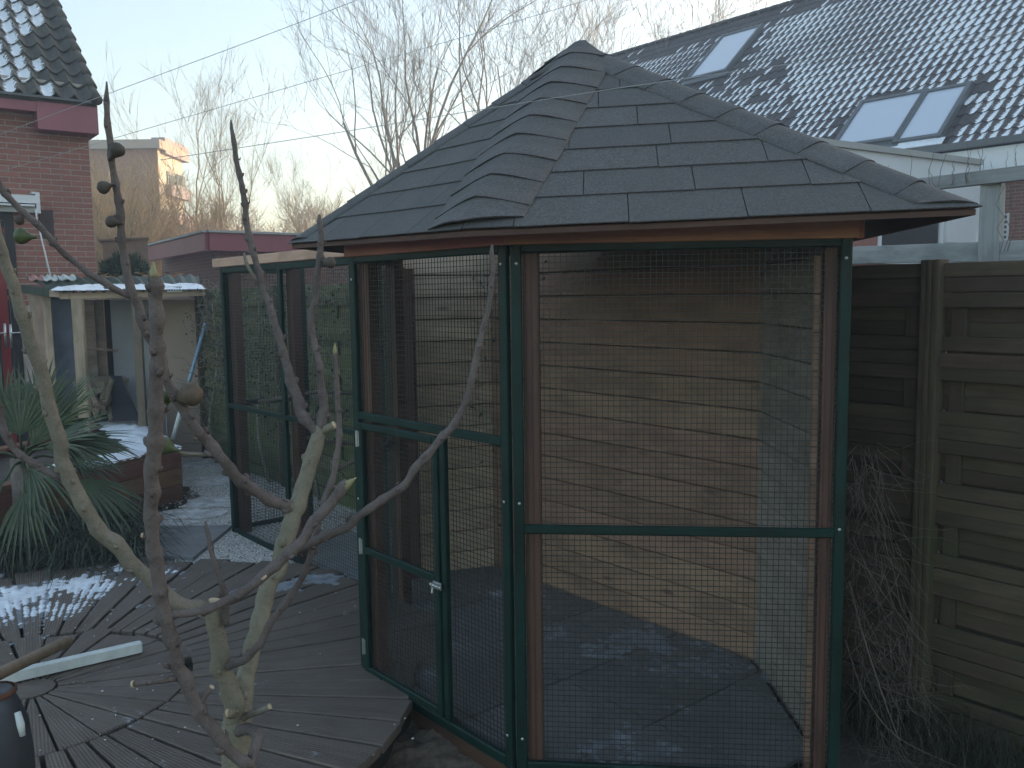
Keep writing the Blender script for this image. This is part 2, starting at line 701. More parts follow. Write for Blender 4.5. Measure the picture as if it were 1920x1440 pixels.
def clip(poly, a, b, keep):
    """Clip a 2-D polygon by the line a-b, keeping the side of the point keep."""
    def side(p):
        return (b[0] - a[0]) * (p[1] - a[1]) - (b[1] - a[1]) * (p[0] - a[0])
    sg = 1 if side(keep) > 0 else -1
    out = []
    for i in range(len(poly)):
        p, q = poly[i], poly[(i + 1) % len(poly)]
        sp, sq = side(p) * sg, side(q) * sg
        if sp >= 0:
            out.append(p)
        if (sp >= 0) != (sq >= 0):
            t = sp / (sp - sq)
            out.append((p[0] + (q[0] - p[0]) * t, p[1] + (q[1] - p[1]) * t))
    return out


# ================================================================== SETTING
g = MB()
N = 40
g.face([(-900, -60, -.09), (900, -60, -.09), (900, 1500, -.09), (-900, 1500, -.09)])
g.build('ground', 'soil', kind='structure')

# axes along and across the garden fence
TH = radians(130)
FU = V((cos(TH), sin(TH), 0))
FN = V((FU.y, -FU.x, 0))               # away from the garden, beyond the fence
UP = V((0, 0, 1))

# gravel of the yard: a sheet with an uneven edge
pts = []
outl = [(-.55, 4.35), (-.9, 4.55), (-1.2, 5.05), (-1.6, 5.30), (-2.05, 5.34), (-2.3, 5.5), (-2.6, 6.3), (-2.62, 7.2), (-3.6, 8.7), (-4.2, 9.6), (-2.6, 10.2), (-1.0, 8.8), (1.0, 6.0), (1.9, 4.4), (.4, 4.2)]
gm = MB()
gm.prism([(x, y, -.12) for x, y in outl], (0, 0, .126))
gm.build('gravel_path', 'gravel', kind='structure')

# loose shells and stones lying on the gravel
gv = MB()
rr = random.Random(3)
for i in range(5200):
    while True:
        x, y = rr.uniform(-2.8, .2), rr.uniform(4.5, 8.0)
        # inside a band in front of the run
        p = V((x, y, 0))
        if p.dot(FN) < 2.75 + .9 and y > 4.45 + max(0, -(x + .8)) * .35 and x > -2.75 + (y - 6) * -.1:
            if (V((x, y)) - V((-2.0, 3.47))).length > 1.82:
                break
    s = rr.uniform(.004, .011)
    a = rr.uniform(0, 6.28)
    c = V((x, y, .006 + s * .3))
    ax, ay, az = V((cos(a), sin(a), rr.uniform(-.3, .3))) * s * 1.4, V((-sin(a), cos(a), 0)) * s, V((0, 0, s * .7))
    i0 = len(gv.v)
    gv.v += [tuple(c + q) for q in (ax, ay, -ax, -ay, az, -az)]
    gv.f += [(i0, i0 + 1, i0 + 4), (i0 + 1, i0 + 2, i0 + 4), (i0 + 2, i0 + 3, i0 + 4), (i0 + 3, i0, i0 + 4)]
gv.build('loose_gravel', 'gravel', kind='stuff', label='pale loose gravel strewn before the aviary run', cat='gravel')


def blob_poly(cx, cy, rx, ry, rot, n=11, jit=.18, seed=0):
    q = random.Random(seed)
    out = []
    for i in range(n):
        a = 2 * pi * i / n
        k = 1 + q.uniform(-jit, jit)
        x, y = rx * k * cos(a), ry * k * sin(a)
        out.append((cx + x * cos(rot) - y * sin(rot), cy + x * sin(rot) + y * cos(rot)))
    return out


path = thing('flagstone_path', 'path of frosted flagstones winding past the raised planter', 'path', (-2.3, 6.2, 0))
path['kind'] = 'structure'
del path['category']
for i, (px, py, rx, ry, ro) in enumerate([(385, 905, .36, .22, .2), (405, 945, .34, .2, .1), (345, 968, .34, .17, .15), (398, 868, .36, .26, .3), (372, 842, .34, .24, .5), (400, 822, .36, .26, .6), (318, 985, .24, .12, .1)]):
    c = gp(px, py)
    m = MB()
    pl = blob_poly(c.x, c.y, rx * .8, ry, ro, 17, .2, i)
    m.prism([(x, y, .007) for x, y in pl], (0, 0, .007 + .002 * (i % 3)))
    m.build('flagstone', 'flagstone', path)
# grey slab beside the deck
m = MB()
q = [gp(292, 1048), gp(296, 994), gp(436, 992), gp(362, 1054)]
m.prism([(p.x, p.y, .008) for p in q], (0, 0, .022))
m.build('concrete_slab', 'concrete', path)

# the circular deck: wedge boards round a hub
DC = V((-2.006, 3.473, 0))
deck = thing('round_deck', 'weathered circular timber deck of radiating ribbed boards', 'deck', DC)
hub = MB()
hub.prism([DC + V((cos(a * pi / 8) * 1.60, sin(a * pi / 8) * 1.60, -.10)) for a in range(16)], (0, 0, .122))
hub.build('deck_base', 'dark_gap', deck)
hub = MB()
hub.prism([DC + V((cos(a * pi / 6) * .092, sin(a * pi / 6) * .092, .022)) for a in range(12)], (0, 0, .033))
hub.build('hub_disc', 'deck_wood', deck)


def wedge(r0, r1, ang, gap, h, seed):
    q = random.Random(seed)
    m = MB()
    y0, y1 = r0 * sin(ang / 2) - gap / 2, r1 * sin(ang / 2) - gap / 2
    y0 = max(y0, .004)
    e = q.uniform(-.04, .04)
    c = .004
    bot = [(r0, -y0, .022), (r1 + e, -y1, .022), (r1 + e + q.uniform(-.01, .01), y1, .022), (r0, y0, .022)]
    top = [(r0 + c, -y0 + c * .6, h), (r1 + e - c, -y1 + c, h), (r1 + e - c, y1 - c, h), (r0 + c, y0 - c * .6, h)]
    mid = [(x, y, h - c) for x, y, z in bot]
    m.v = bot + mid + top
    m.f = [(3, 2, 1, 0), (8, 9, 10, 11)]
    for k in range(4):
        j = (k + 1) % 4
        m.f += [(k, j, 4 + j, 4 + k), (4 + k, 4 + j, 8 + j, 8 + k)]
    return m.mesh('deck_board', 'deck_wood')


for r0, r1, n, gap in ((.10, .62, 26, .009), (.630, 1.76, 54, .013)):
    vs = [wedge(r0, r1, 2 * pi / n, gap, .055, k) for k in range(4)]
    vs2 = [wedge(r0, min(r1, 1.60), 2 * pi / n, gap, .055, k + 10) for k in range(4)]
    for i in range(n):
        a = 2 * pi * (i + .5) / n + .03
        d = V((cos(a), sin(a), 0))
        e = DC + d * r1
        px, py = proj(e)
        # only the sector that the frame can show
        if e.y < 2.0 and (px < -400 or py > 2200):
            continue
        M = Matrix.Translation(DC + V((0, 0, rnd.uniform(-.003, .003)))) @ Matrix.Rotation(a + rnd.uniform(-.004, .004), 4, 'Z') @ Matrix.Rotation(rnd.uniform(-.002, .002), 4, 'Y')
        link('deck_board', (vs2 if -1.2 < (a if a < pi else a - 2 * pi) < .2 else vs)[rnd.randrange(4)], deck, M)


def snow_field(name, label, test, box, z, step, hmax, seed, cat='snow', mat='snow'):
    """A thin lumpy sheet of snow where test(x, y) > 0."""
    x0, y0, x1, y1 = box
    nx, ny = int((x1 - x0) / step), int((y1 - y0) / step)
    m = MB()
    idx = {}
    H = {}
    for i in range(nx + 1):
        for j in range(ny + 1):
            x, y = x0 + i * step, y0 + j * step
            f = test(x, y)
            H[i, j] = f
    def vid(i, j):
        if (i, j) not in idx:
            x, y = x0 + i * step, y0 + j * step
            f = max(0, H[i, j])
            h = hmax * min(1, sqrt(f * 4)) * (.6 + .6 * noise.noise(V((x * 9, y * 9, seed))) + .35 * noise.noise(V((x * 31, y * 31, seed))))
            zz = z(x, y) if callable(z) else z
            idx[i, j] = len(m.v)
            m.v.append((x, y, zz + max(h, -.001) if f > 0 else zz - .003))
        return idx[i, j]
    for i in range(nx):
        for j in range(ny):
            if max(H[i, j], H[i + 1, j], H[i, j + 1], H[i + 1, j + 1]) > 0:
                m.f.append((vid(i, j), vid(i + 1, j), vid(i + 1, j + 1), vid(i, j + 1)))
    if m.f:
        return m.build(name, mat, None, True, label=label, cat=cat, kind='stuff')


def fb(x, y, s, sc_, o=4):
    v, a = 0, .5
    for k in range(o):
        v += a * noise.noise(V((x * sc_, y * sc_, s)))
        sc_ *= 2.1
        a *= .55
    return v


def deck_snow(x, y):
    # a streak from the left edge of the frame up to the far side of the deck
    ax, ay = -2.95, 4.20
    bx, by = -2.02, 5.10
    dx, dy = bx - ax, by - ay
    L = sqrt(dx * dx + dy * dy)
    t = ((x - ax) * dx + (y - ay) * dy) / (L * L)
    d = ((x - ax) * dy - (y - ay) * dx) / L          # + towards the hub
    w = .38 * (1 - max(0, t) * .70)
    f = w - abs(d - .02) + fb(x, y, 1.3, 4.5) * .62 + fb(x, y, 7.3, 19) * .30 - .10
    f -= max(0, t - .95) * 2 + max(0, -t - .3)
    rib = .10 * sin(math.atan2(y - DC.y, x - DC.x) * 190)
    return f * .7 + (rib - .07 if d > -.04 else rib * .3)


snow_field('snow_streak', 'melting snow streak across the left side of the round deck', deck_snow, (-3.3, 3.7, -1.7, 5.4), .0555, .010, .019, 2.2)


snow_field('deck_frost', 'grey half melted frost around the snow streak on the round deck', lambda x, y: deck_snow(x, y) + .09, (-3.3, 3.7, -1.7, 5.4), .0553, .011, .0015, 3.2, mat='frost')


def frost2(x, y):
    return .06 - abs(x + 1.22) * .18 - abs(y - 4.78 - (x + 1.2) * .3) * .8 + fb(x, y, 5.1, 6) * .35 + fb(x, y, 3.1, 22) * .14


snow_field('snow_patch', 'thin frozen snow patch on the deck edge by the aviary run', frost2, (-1.7, 4.3, -.75, 5.15), .0555, .010, .004, 4.2, mat='frost')


def dirt_spill(x, y):
    c = gp(790, 1400, -.05)
    return .34 - sqrt(((x - c.x) * 1.0) ** 2 + ((y - c.y) * .8) ** 2) + fb(x, y, 4.4, 8) * .25


snow_field('spilled_soil', 'brown crumbly soil spilled between deck end and aviary sill', dirt_spill, (-1.1, 2.3, .35, 3.8), -.085, .014, .05, 8.8, 'soil', 'crumbly_soil')


def frost3(x, y):
    q = gp(1640, 1430)
    return .15 - sqrt((x - 1.33) ** 2 + ((y - 2.82) * 1.3) ** 2) + fb(x, y, 9.1, 9) * .12


snow_field('snow_heap', 'small snow heap at the foot of the dark fence', frost3, (1.0, 2.5, 1.8, 3.3), -.09, .012, .045, 6.2)

# ================================================================== AVIARY (the roofed house)
A = V((0, 2.91, 0)); B = V((1.08, 2.80, 0)); C = V((1.065, 3.745, 0)); D = V((-.124, 5.162, 0)); Fp = V((-.60, 5.0, 0)); E = V((-.65, 3.66, 0))
PT = 1.81                               # top of the wire panels
avi = thing('aviary', 'timber aviary with dark shingled roof and green framed wire panels', 'aviary', (.2, 3.8, 0))


def outward(p, q):
    d = (q - p).normalized()
    n = V((d.y, -d.x, 0))
    c = V((.25, 3.85, 0))
    return n if n.dot((p + q) / 2 - c) > 0 else -n


# posts of brown stained timber, set just inside the corners
cen = V((.25, 3.85, 0))
posts = {}
for nm, p in (('A', A), ('B', B), ('E', E), ('F', Fp)):
    o, ds, w_ = {'A': (B, .066, .054), 'B': (A, .058, .040), 'E': (A, .066, .060), 'F': (E, .05, .075)}[nm]
    d = (o - p).normalized()
    nn = outward(p, o)
    c = p + d * ds - nn * .030
    board('post', 'brown_stain', c + UP * .02, c + UP * 1.80, w_, .05, nn, avi)
# top plate (the brown beam seen under the eaves), two-piece
for p, q in ((A, B), (E, A), (Fp, E), (B, C), (D, Fp), (C, D)):
    nn = outward(p, q)
    d = (q - p).normalized()
    board('fascia', 'fascia_stain', p + UP * 1.846 + nn * .022 - d * .014, q + UP * 1.846 + nn * .022 + d * .014, .070, .028, nn, avi)
    board('sill', 'brown_stain', p + UP * -.05 - nn * .012, q + UP * -.05 - nn * .012, .096, .05, nn, avi)


def wires(p, q, z0, z1, parent, step=.0190, r=.0010, inset=.004):
    """Welded square mesh between p and q."""
    nn = outward(p, q)
    d = (q - p)
    L = d.length
    d = d / L
    o = p - nn * inset
    m = MB()
    n = int(L / step)
    for i in range(1, n):
        a = o + d * (L * i / n)
        m.bar(a + UP * z0 + d * rnd.gauss(0, .0007), a + UP * z1 + d * rnd.gauss(0, .0007), 2 * r, 2 * r, nn)
    k = int((z1 - z0) / step)
    for i in range(1, k):
        a = o - nn * .0021 + UP * (z0 + (z1 - z0) * i / k)
        m.bar(a + UP * rnd.gauss(0, .0007), a + d * L + UP * rnd.gauss(0, .0007), 2 * r, 2 * r, nn)
    return m.build('wire_mesh', 'wire', parent, kind='stuff')


def bar(name, p, q, w, t, nrm, parent, mat='green_steel'):
    return board(name, mat, p, q, w, t, nrm, parent, ch=.004)


FW, FT = .036, .024
# front panel A-B
n1 = outward(A, B)
d1 = (B - A).normalized()
off = n1 * .012
bar('frame_post', A + d1 * .020 + off + UP * .0, A + d1 * .020 + off + UP * PT, FW, FT, n1, avi)
bar('frame_post', B - d1 * .018 + off, B - d1 * .018 + off + UP * PT, FW, FT, n1, avi)
for z, w in ((.86, .030), (PT - .006, .036), (.018, .034)):
    bar('frame_rail', A + d1 * .039 + off + UP * z, B - d1 * .037 + off + UP * z, w, FT * .9, n1, avi)
wires(A + d1 * .03, B - d1 * .03, .02, PT - .02, avi)
# door panel E-A
n2 = outward(E, A)
d2 = (A - E).normalized()
L2 = (A - E).length
off2 = n2 * .012
bar('frame_post', E + d2 * .018 + off2, E + d2 * .018 + off2 + UP * PT, FW, FT, n2, avi)
bar('frame_post', A - d2 * .018 + off2, A - d2 * .018 + off2 + UP * PT, FW, FT, n2, avi)
for z, w in ((1.155, .032), (PT - .006, .036), (.018, .040)):
    bar('frame_rail', E + d2 * .037 + off2 + UP * z, A - d2 * .037 + off2 + UP * z, w, FT * .9, n2, avi)
wires(E + d2 * .03, A - d2 * .03, 1.165, PT - .02, avi)
dw = .575                               # the door fills the left part of the lower half
bar('frame_post', E + d2 * (dw + .040) + off2 + UP * .038, E + d2 * (dw + .040) + off2 + UP * 1.138, .030, FT, n2, avi)
wires(E + d2 * (dw + .05), A - d2 * .03, .03, 1.145, avi)
door = link('door', None, avi, Matrix.Translation(E))
do = n2 * .020
for s in (.052, dw + .004):
    bar('stile', E + d2 * s + do + UP * .046, E + d2 * s + do + UP * 1.130, .030, .022, n2, door)
for z in (.061, .585, 1.115):
    bar('rail', E + d2 * .068 + do + UP * z, E + d2 * (dw - .012) + do + UP * z, .030, .020, n2, door)
wires(E + d2 * .06, E + d2 * dw, .06, 1.115, door, inset=-.012)
for z in (.16, .60, 1.06):
    m = MB()
    c = E + d2 * .036 + n2 * .030 + UP * z
    m.box(c, d2 * .014, n2 * .0015, UP * .032)
    m.lathe(c - UP * .034 + n2 * .004, UP, [(0, .005), (.068, .005)], 8)
    for zz in (-.02, .02):
        for ss in (-.008, .008):
            m.lathe(c + d2 * ss + UP * zz, n2, [(0, .003), (.004, .003)], 6)
    m.build('hinge', 'zinc', door)
m = MB()
c = E + d2 * (dw + .012) + n2 * .034 + UP * .565
m.box(c, d2 * .026, n2 * .002, UP * .014)
m.lathe(c - d2 * .034 + n2 * .008, d2, [(0, .005), (.07, .005)], 8)
m.tube([c + n2 * .008, c + n2 * .022 - UP * .004, c + n2 * .024 - UP * .022], [.004, .004, .005], 6)
for ss in (-.02, 0, .02):
    m.box(c + d2 * ss + n2 * .006, d2 * .004, n2 * .007, UP * .009)
m.build('latch', 'zinc', door)
# left panel F-E towards the run
n3 = outward(Fp, E)
d3 = (E - Fp).normalized()
for s in (.02, (E - Fp).length - .02):
    bar('frame_post', Fp + d3 * s + n3 * .012, Fp + d3 * s + n3 * .012 + UP * PT, FW, FT, n3, avi)
for z in (.018, .9, PT + .008):
    bar('frame_rail', Fp + d3 * .04 + n3 * .012 + UP * z, E - d3 * .04 + n3 * .012 + UP * z, .034, FT * .8, n3, avi)
wires(Fp + d3 * .03, E - d3 * .03, .02, PT - .02, avi, step=.021)
# screws
for p, dd, nn, zs in ((A, d1 * .022, n1, (1.75, .95, .12)), (A, d2 * -.022, n2, (1.75, .95, .12)), (B, d1 * -.02, n1, (1.75, .875)), (E, d2 * .018, n2, (1.72, .8))):
    for z in zs:
        m = MB()
        m.lathe(p + dd + nn * .023 + UP * z, nn, [(0, .0055), (.003, .0055), (.0045, .003)], 8)
        m.build('screw', 'zinc', avi, True)
# plank walls: back wall C-D, right wall B-C, short wall D-F
for p, q, zt in ((C, D, 2.02), (B, C, 2.02), (D, Fp, 1.90)):
    nn = outward(p, q)
    d = (q - p).normalized()
    e0 = .085 if p is B else -.02
    h = .126
    k = 0
    board('backing', 'dark_gap', p + d * (e0 + .01) + nn * .032 + UP * zt / 2, q + nn * .032 + UP * zt / 2, zt, .008, nn, avi)  # added dark sheet that stops sky light coming through the plank gaps
    z = 0.0
    while z < zt - .03:
        hh = min(h, zt - z)
        tilt = (nn * -1 + UP * .05)
        j = rnd.uniform(-.0015, .0015)
        board('plank', 'wall_grey' if p is B else 'lit_plank' if p is D else 'pine_plank', p + d * e0 + nn * (.012 + j) + UP * (z + hh / 2), q + d * .015 + nn * (.012 + j) + UP * (z + hh / 2), hh - .005, .022, tilt, avi)
        z += h
        k += 1
# stack of plank ends showing at the right wall beside the brown post
nB = outward(B, C)
dB = (C - B).normalized()
for k in range(14):
    c = B - d1 * .094 - n1 * .05 + UP * (.063 + k * .126)
    board('plank_end', 'pine_plank', c - d1 * .008, c + d1 * .012, .122, .016, n1, avi)

# ---- roof
APEX = V((.31, 3.82, 2.69))
ev = [gp(1830, 388, 1.88), at(868, 430, 2.70), gp(547, 456, 1.88), V((-.78, 4.36, 1.88)), V((.02, 4.66, 1.88)), V((1.50, 3.92, 1.88))]  # back-left corners pulled in, opening the roof to light the planks
m = MB()
nE = len(ev)
drop = V((0, 0, -.022))
for i in range(nE):
    p, q = ev[i], ev[(i + 1) % nE]
    m.prism([p + drop * .3, q + drop * .3, APEX + drop * .3], (0, 0, -.016))
m.build('roof_deck', 'soffit_wood', avi)
# rafters under the eaves
for i in range(nE):
    a_ = ev[i]
    dr = (APEX - a_).normalized()
    board('rafter', 'soffit_wood', a_ + dr * .22 - UP * .075, APEX - dr * .05 - UP * .075, .045, .06, UP, avi)

sr = random.Random(11)
for i in range(nE):
    p, q = ev[i], ev[(i + 1) % nE]
    ex = (q - p)
    L = ex.length
    ex.normalize()
    ap = APEX - p
    s_a = ap.dot(ex)
    ey = ap - ex * s_a
    Hs = ey.length
    ey.normalize()
    nz = ex.cross(ey)
    if nz.z < 0:
        nz = -nz
    rows = 9
    rh = Hs / rows
    tri = [(0, 0), (L, 0), (s_a, Hs)]
    mid = (s_a * .4 + L * .3, Hs * .3)
    for k in range(rows):
        y0, y1 = k * rh - (.012 if k == 0 else 0), min(Hs, (k + 1) * rh + .03)
        w = .345
        x = -w * (.15 + .5 * (k % 2) + .13 * (k % 3)) - w + sr.uniform(-.03, .03)
        while x < L + .1:
            jx = 0
            jy = sr.uniform(-.002, .002)
            poly = [(x + .0015 + jx, y0 + jy), (x + w * .5 + jx, y0 + jy + sr.uniform(-.002, .002)), (x + w - .0015 + jx, y0 + jy + sr.uniform(-.002, .002)), (x + w - .0015 + jx, y1), (x + .0015 + jx, y1)]
            x += w
            poly = clip(poly, tri[1], tri[2], mid)
            if len(poly) > 2:
                poly = clip(poly, tri[2], tri[0], mid)
            if len(poly) < 3:
                continue
            ar = abs(sum(poly[t][0] * poly[(t + 1) % len(poly)][1] - poly[(t + 1) % len(poly)][0] * poly[t][1] for t in range(len(poly)))) / 2
            if ar < .0008:
                continue
            mm = MB()
            lift = .006
            def pos(a, b, up):
                tt = (b - y0) / (y1 - y0)
                return p + ex * a + ey * b + nz * (lift * (1 - tt) + .001 + up)
            n_ = len(poly)
            mm.v = [tuple(pos(a, b, 0)) for a, b in poly] + [tuple(pos(a, b, .0035)) for a, b in poly]
            up_first = 1
            mm.f = [tuple(range(n_ - 1, -1, -1)), tuple(range(n_, 2 * n_))] + [(t, (t + 1) % n_, n_ + (t + 1) % n_, n_ + t) for t in range(n_)]
            mm.build('shingle', 'shingle', avi)
# hip caps, bent over each hip and overlapping upwards
for i in range(nE):
    a_ = ev[i]
    hd = APEX - a_
    HL = hd.length
    hd.normalize()
    sides = []
    for o in (ev[(i + 1) % nE], ev[i - 1]):
        e_ = (o - a_)
        v_ = e_ - hd * e_.dot(hd)
        sides.append(v_.normalized())
    un = -(sides[0] + sides[1])
    un = un.normalized() if un.length > 1e-4 else UP
    if un.z < 0:
        un = -un
    ncap = 10
    st = HL / ncap
    for k in range(ncap):
        mm = MB()
        t0, t1 = k * st, min(HL, (k + 1) * st + .035)
        if k == ncap:
            t0, t1 = HL - .13, HL + .0
        wv = .175 if i == 1 else .125
        wj = sr.uniform(-.006, .006)
        SEG = 10
        ring = []
        for t, lf in ((t0, 1.0), ((t0 + t1) / 2, .55), (t1, .12)):
            row = []
            for j in range(SEG + 1):
                s = (j / SEG * 2 - 1)
                sd = sides[0] if s > 0 else sides[1]
                lat = abs(s) * (wv + wj)
                # narrow near the eave corner so that the cap does not overhang
                lat = min(lat, max(.03, (HL - t) * .95))
                tt_ = max(t, lat * (.46 if i == 1 else .90 if i == 0 else .62)) if k < 2 else t
                bow = .034 * (1 - abs(s) ** 1.5) if i == 1 else .012 * (1 - abs(s) ** 2)
                pt = a_ + hd * min(tt_, HL) + sd * lat
                # round the crest: blend to the fold
                rd = (.004 if i == 1 else .010) * max(0, 1 - abs(s) * 2.4) ** 2
                pt = pt + un * (.010 + bow * .55 + lf * (.0045 + bow * .10) - rd + .001 * sin(k * 2.1 + j))
                row.append(pt)
            ring.append(row)
        i0 = 0
        for row in ring:
            mm.v += [tuple(x) for x in row]
        nn_ = SEG + 1
        for row in ring:
            mm.v += [tuple(x - un * .004) for x in row]
        for rr_ in range(2):
            for j in range(SEG):
                mm.f.append((rr_ * nn_ + j, rr_ * nn_ + j + 1, (rr_ + 1) * nn_ + j + 1, (rr_ + 1) * nn_ + j))
        b0 = 3 * nn_
        for j in range(SEG):
            mm.f.append((b0 + j + 1, b0 + j, j, j + 1))
        for rr_ in range(2):
            mm.f.append((rr_ * nn_, (rr_ + 1) * nn_, b0 + (rr_ + 1) * nn_, b0 + rr_ * nn_))
            mm.f.append((rr_ * nn_ + SEG, b0 + rr_ * nn_ + SEG, b0 + (rr_ + 1) * nn_ + SEG, (rr_ + 1) * nn_ + SEG))
        mm.build('hip_cap', 'shingle', avi, True)
mm = MB()
mm.lathe(APEX - UP * .155, UP, [(0, .235), (.055, .170), (.105, .108), (.145, .060), (.168, .030), (.176, .006)], 18)
mm.build('roof_cap', 'shingle', avi, True)

# paving inside the aviary: slabs laid along the fence direction
pav = thing('paving', 'grey paving slabs', 'paving', (.2, 3.9, 0))
pav['kind'] = 'structure'
del pav['category']
del pav['label']
S = .50
slabm = MB()
slabm.prism([(-.5 * S + .003, -.5 * S + .003, 0), (.5 * S - .003, -.5 * S + .003, 0), (.5 * S - .003, .5 * S - .003, 0), (-.5 * S + .003, .5 * S - .003, 0)], (0, 0, .026))
slab = slabm.mesh('slab', 'paving')
poly = [A, B, C, D, Fp, E]


def inside(p, pl):
    c = False
    for i in range(len(pl)):
        a, b = pl[i], pl[(i + 1) % len(pl)]
        if (a.y > p.y) != (b.y > p.y) and p.x < (b.x - a.x) * (p.y - a.y) / (b.y - a.y) + a.x:
            c = not c
    return c


O = V((1.05, 3.70, 0))
for i in range(-2, 7):
    for j in range(-5, 3):
        c = O + FU * (S * (i + .37)) + FN * (S * (j + .02))
        # keep the slab only when it does not stick out beyond the wire panels
        cs = [c + FU * (S / 2 * a) + FN * (S / 2 * b) for a in (-1, 1) for b in (-1, 1)]
        k = sum(inside(x, poly) for x in cs)
        if k == 0 and not inside(c, poly):
            continue
        pl2 = [((c + FU * (S * .490 * a) + FN * (S * .490 * b)).x, (c + FU * (S * .490 * a) + FN * (S * .490 * b)).y) for a, b in ((-1, -1), (1, -1), (1, 1), (-1, 1))]
        for t in range(6):
            a, b = poly[t], poly[(t + 1) % 6]
            nn = outward(a, b) * -.03
            if len(pl2) > 2:
                pl2 = clip(pl2, ((a + nn).x, (a + nn).y), ((b + nn).x, (b + nn).y), (cen.x, cen.y))
        if len(pl2) < 3:
            continue
        m = MB()
        m.prism([(x, y, .005) for x, y in pl2], (0, 0, .022 + rnd.uniform(-.002, .002)))
        m.build('slab', 'paving', pav)

def slab_frost(x, y):
    f = -9
    for px, py, r_ in ((1215, 1212, .17), (1310, 1262, .15), (1385, 1262, .10), (1120, 1240, .08), (1180, 1425, .10), (1010, 1190, .07)):
        c = gp(px, py)
        f = max(f, r_ - sqrt((x - c.x) ** 2 + ((y - c.y) * 1.1) ** 2))
    return f * .7 + fb(x, y, 12.1, 6) * .24 + fb(x, y, 2.1, 28) * .16 - .02


snow_field('floor_frost', 'thin frosty snow patches on the paving inside the aviary', slab_frost, (-.5, 2.8, 1.2, 4.9), .0275, .008, .002, 7.7, mat='frost')
dd_ = thing('floor_litter', 'seed husks and droppings scattered on the aviary paving', 'litter', (.3, 3.7, .03))
dd_['kind'] = 'stuff'
m = MB()
q = random.Random(12)
for k in range(260):
    p = V((q.uniform(-.6, 1.05), q.uniform(2.9, 5.0), 0))
    if not inside(p, poly):
        continue
    a = q.uniform(0, 6.28)
    s_ = q.uniform(.002, .007)
    m.box(V((p.x, p.y, .030)), V((cos(a), sin(a), 0)) * s_, V((-sin(a), cos(a), 0)) * s_ * .45, V((0, 0, s_ * .3)))
m.build('bits', 'dry_leaf', dd_)

# ================================================================== AVIARY RUN
RL, RR_ = V((-1.985, 6.085, 0)), V((-.655, 4.50, 0))
RD = (RR_ - RL).normalized()
RN = V((-RD.y, RD.x, 0))
if RN.dot(FN) > 0:
    RN = -RN                            # towards the garden
run = thing('aviary_run', 'low green framed wire run leading left from the shingled aviary', 'aviary run', RL)
RT = 1.86
LR = (RR_ - RL).length
for s in (.02, LR * .44, LR - .02):
    bar('frame_post', RL + RD * s + RN * .012, RL + RD * s + RN * .012 + UP * RT, .040, .024, RN, run)
    bar('post', RL + RD * (s + .055) - RN * .05, RL + RD * (s + .055) - RN * .05 + UP * 1.84, .085, .06, RN, run, 'brown_stain')
for z, w in ((.02, .034), (.91, .03), (RT - .02, .04)):
    for s0, s1 in ((.042, LR * .44 - .022), (LR * .44 + .022, LR - .042)):
        bar('frame_rail', RL + RD * s0 + RN * .012 + UP * z, RL + RD * s1 + RN * .012 + UP * z, w, .022, RN, run)


def wires2(p, q, z0, z1, nn, parent, step):
    d = (q - p)
    L = d.length
    d = d / L
    m = MB()
    n = int(L / step)
    for i in range(1, n):
        a = p + d * (L * i / n)
        m.bar(a + UP * z0, a + UP * z1, .0019, .0019, nn)
    k = int((z1 - z0) / step)
    for i in range(1, k):
        a = p + nn * .0020 + UP * (z0 + (z1 - z0) * i / k)
        m.bar(a, a + d * L, .0019, .0019, nn)
    return m.build('wire_mesh', 'wire', parent, kind='stuff')


wires2(RL, RR_, .02, RT - .02, RN, run, .021)
RB = RL - RN * .62                       # back corner near the fence
en = -RD
for s in (.02, .60):
    bar('frame_post', RL - RN * s + en * .012, RL - RN * s + en * .012 + UP * RT, .036, .022, en, run)
for z in (.02, .91, RT - .02):
    bar('frame_rail', RL - RN * .04 + en * .012 + UP * z, RL - RN * .58 + en * .012 + UP * z, .034, .02, en, run)
wires2(RL, RB, .02, RT - .02, en, run, .021)
# pale new timber laid along the top
board('top_plank', 'fresh_pine', RL - RD * .10 + RN * .015 + UP * 1.893, RR_ + UP * 1.893 + RN * .015, .058, .034, RN, run)
# perches
for k, (s, z, dz) in enumerate(((.35, .95, .03), (.95, .78, -.05), (1.35, .62, .10), (1.5, .36, .02))):
    m = MB()
    a = RL + RD * s - RN * .06
    pp = [a + UP * z, a - RN * .22 + RD * .08 + UP * (z + dz), a - RN * .42 + RD * .10 + UP * (z + dz * 1.6), a - RN * .62 + RD * .22 + UP * (z + dz * .6)]
    m.tube([x for x in pp], [.016, .014, .013, .010], 7)
    m.build('perch', 'vine_bark', run, True)
m = MB()
q0 = RL + RD * .62 - RN * .06
m.prism([q0 + UP * .007, q0 + RD * 1.15 + UP * .007, q0 + RD * 1.15 - RN * .5 + UP * .007, q0 - RN * .5 + UP * .007], (0, 0, .025))
m.build('floor_slab', 'concrete', run)

# ================================================================== GARDEN FENCE
F0 = V((1.378, 3.60, 0)) - FN * .035    # a point of the fence's garden face
FH = 1.745


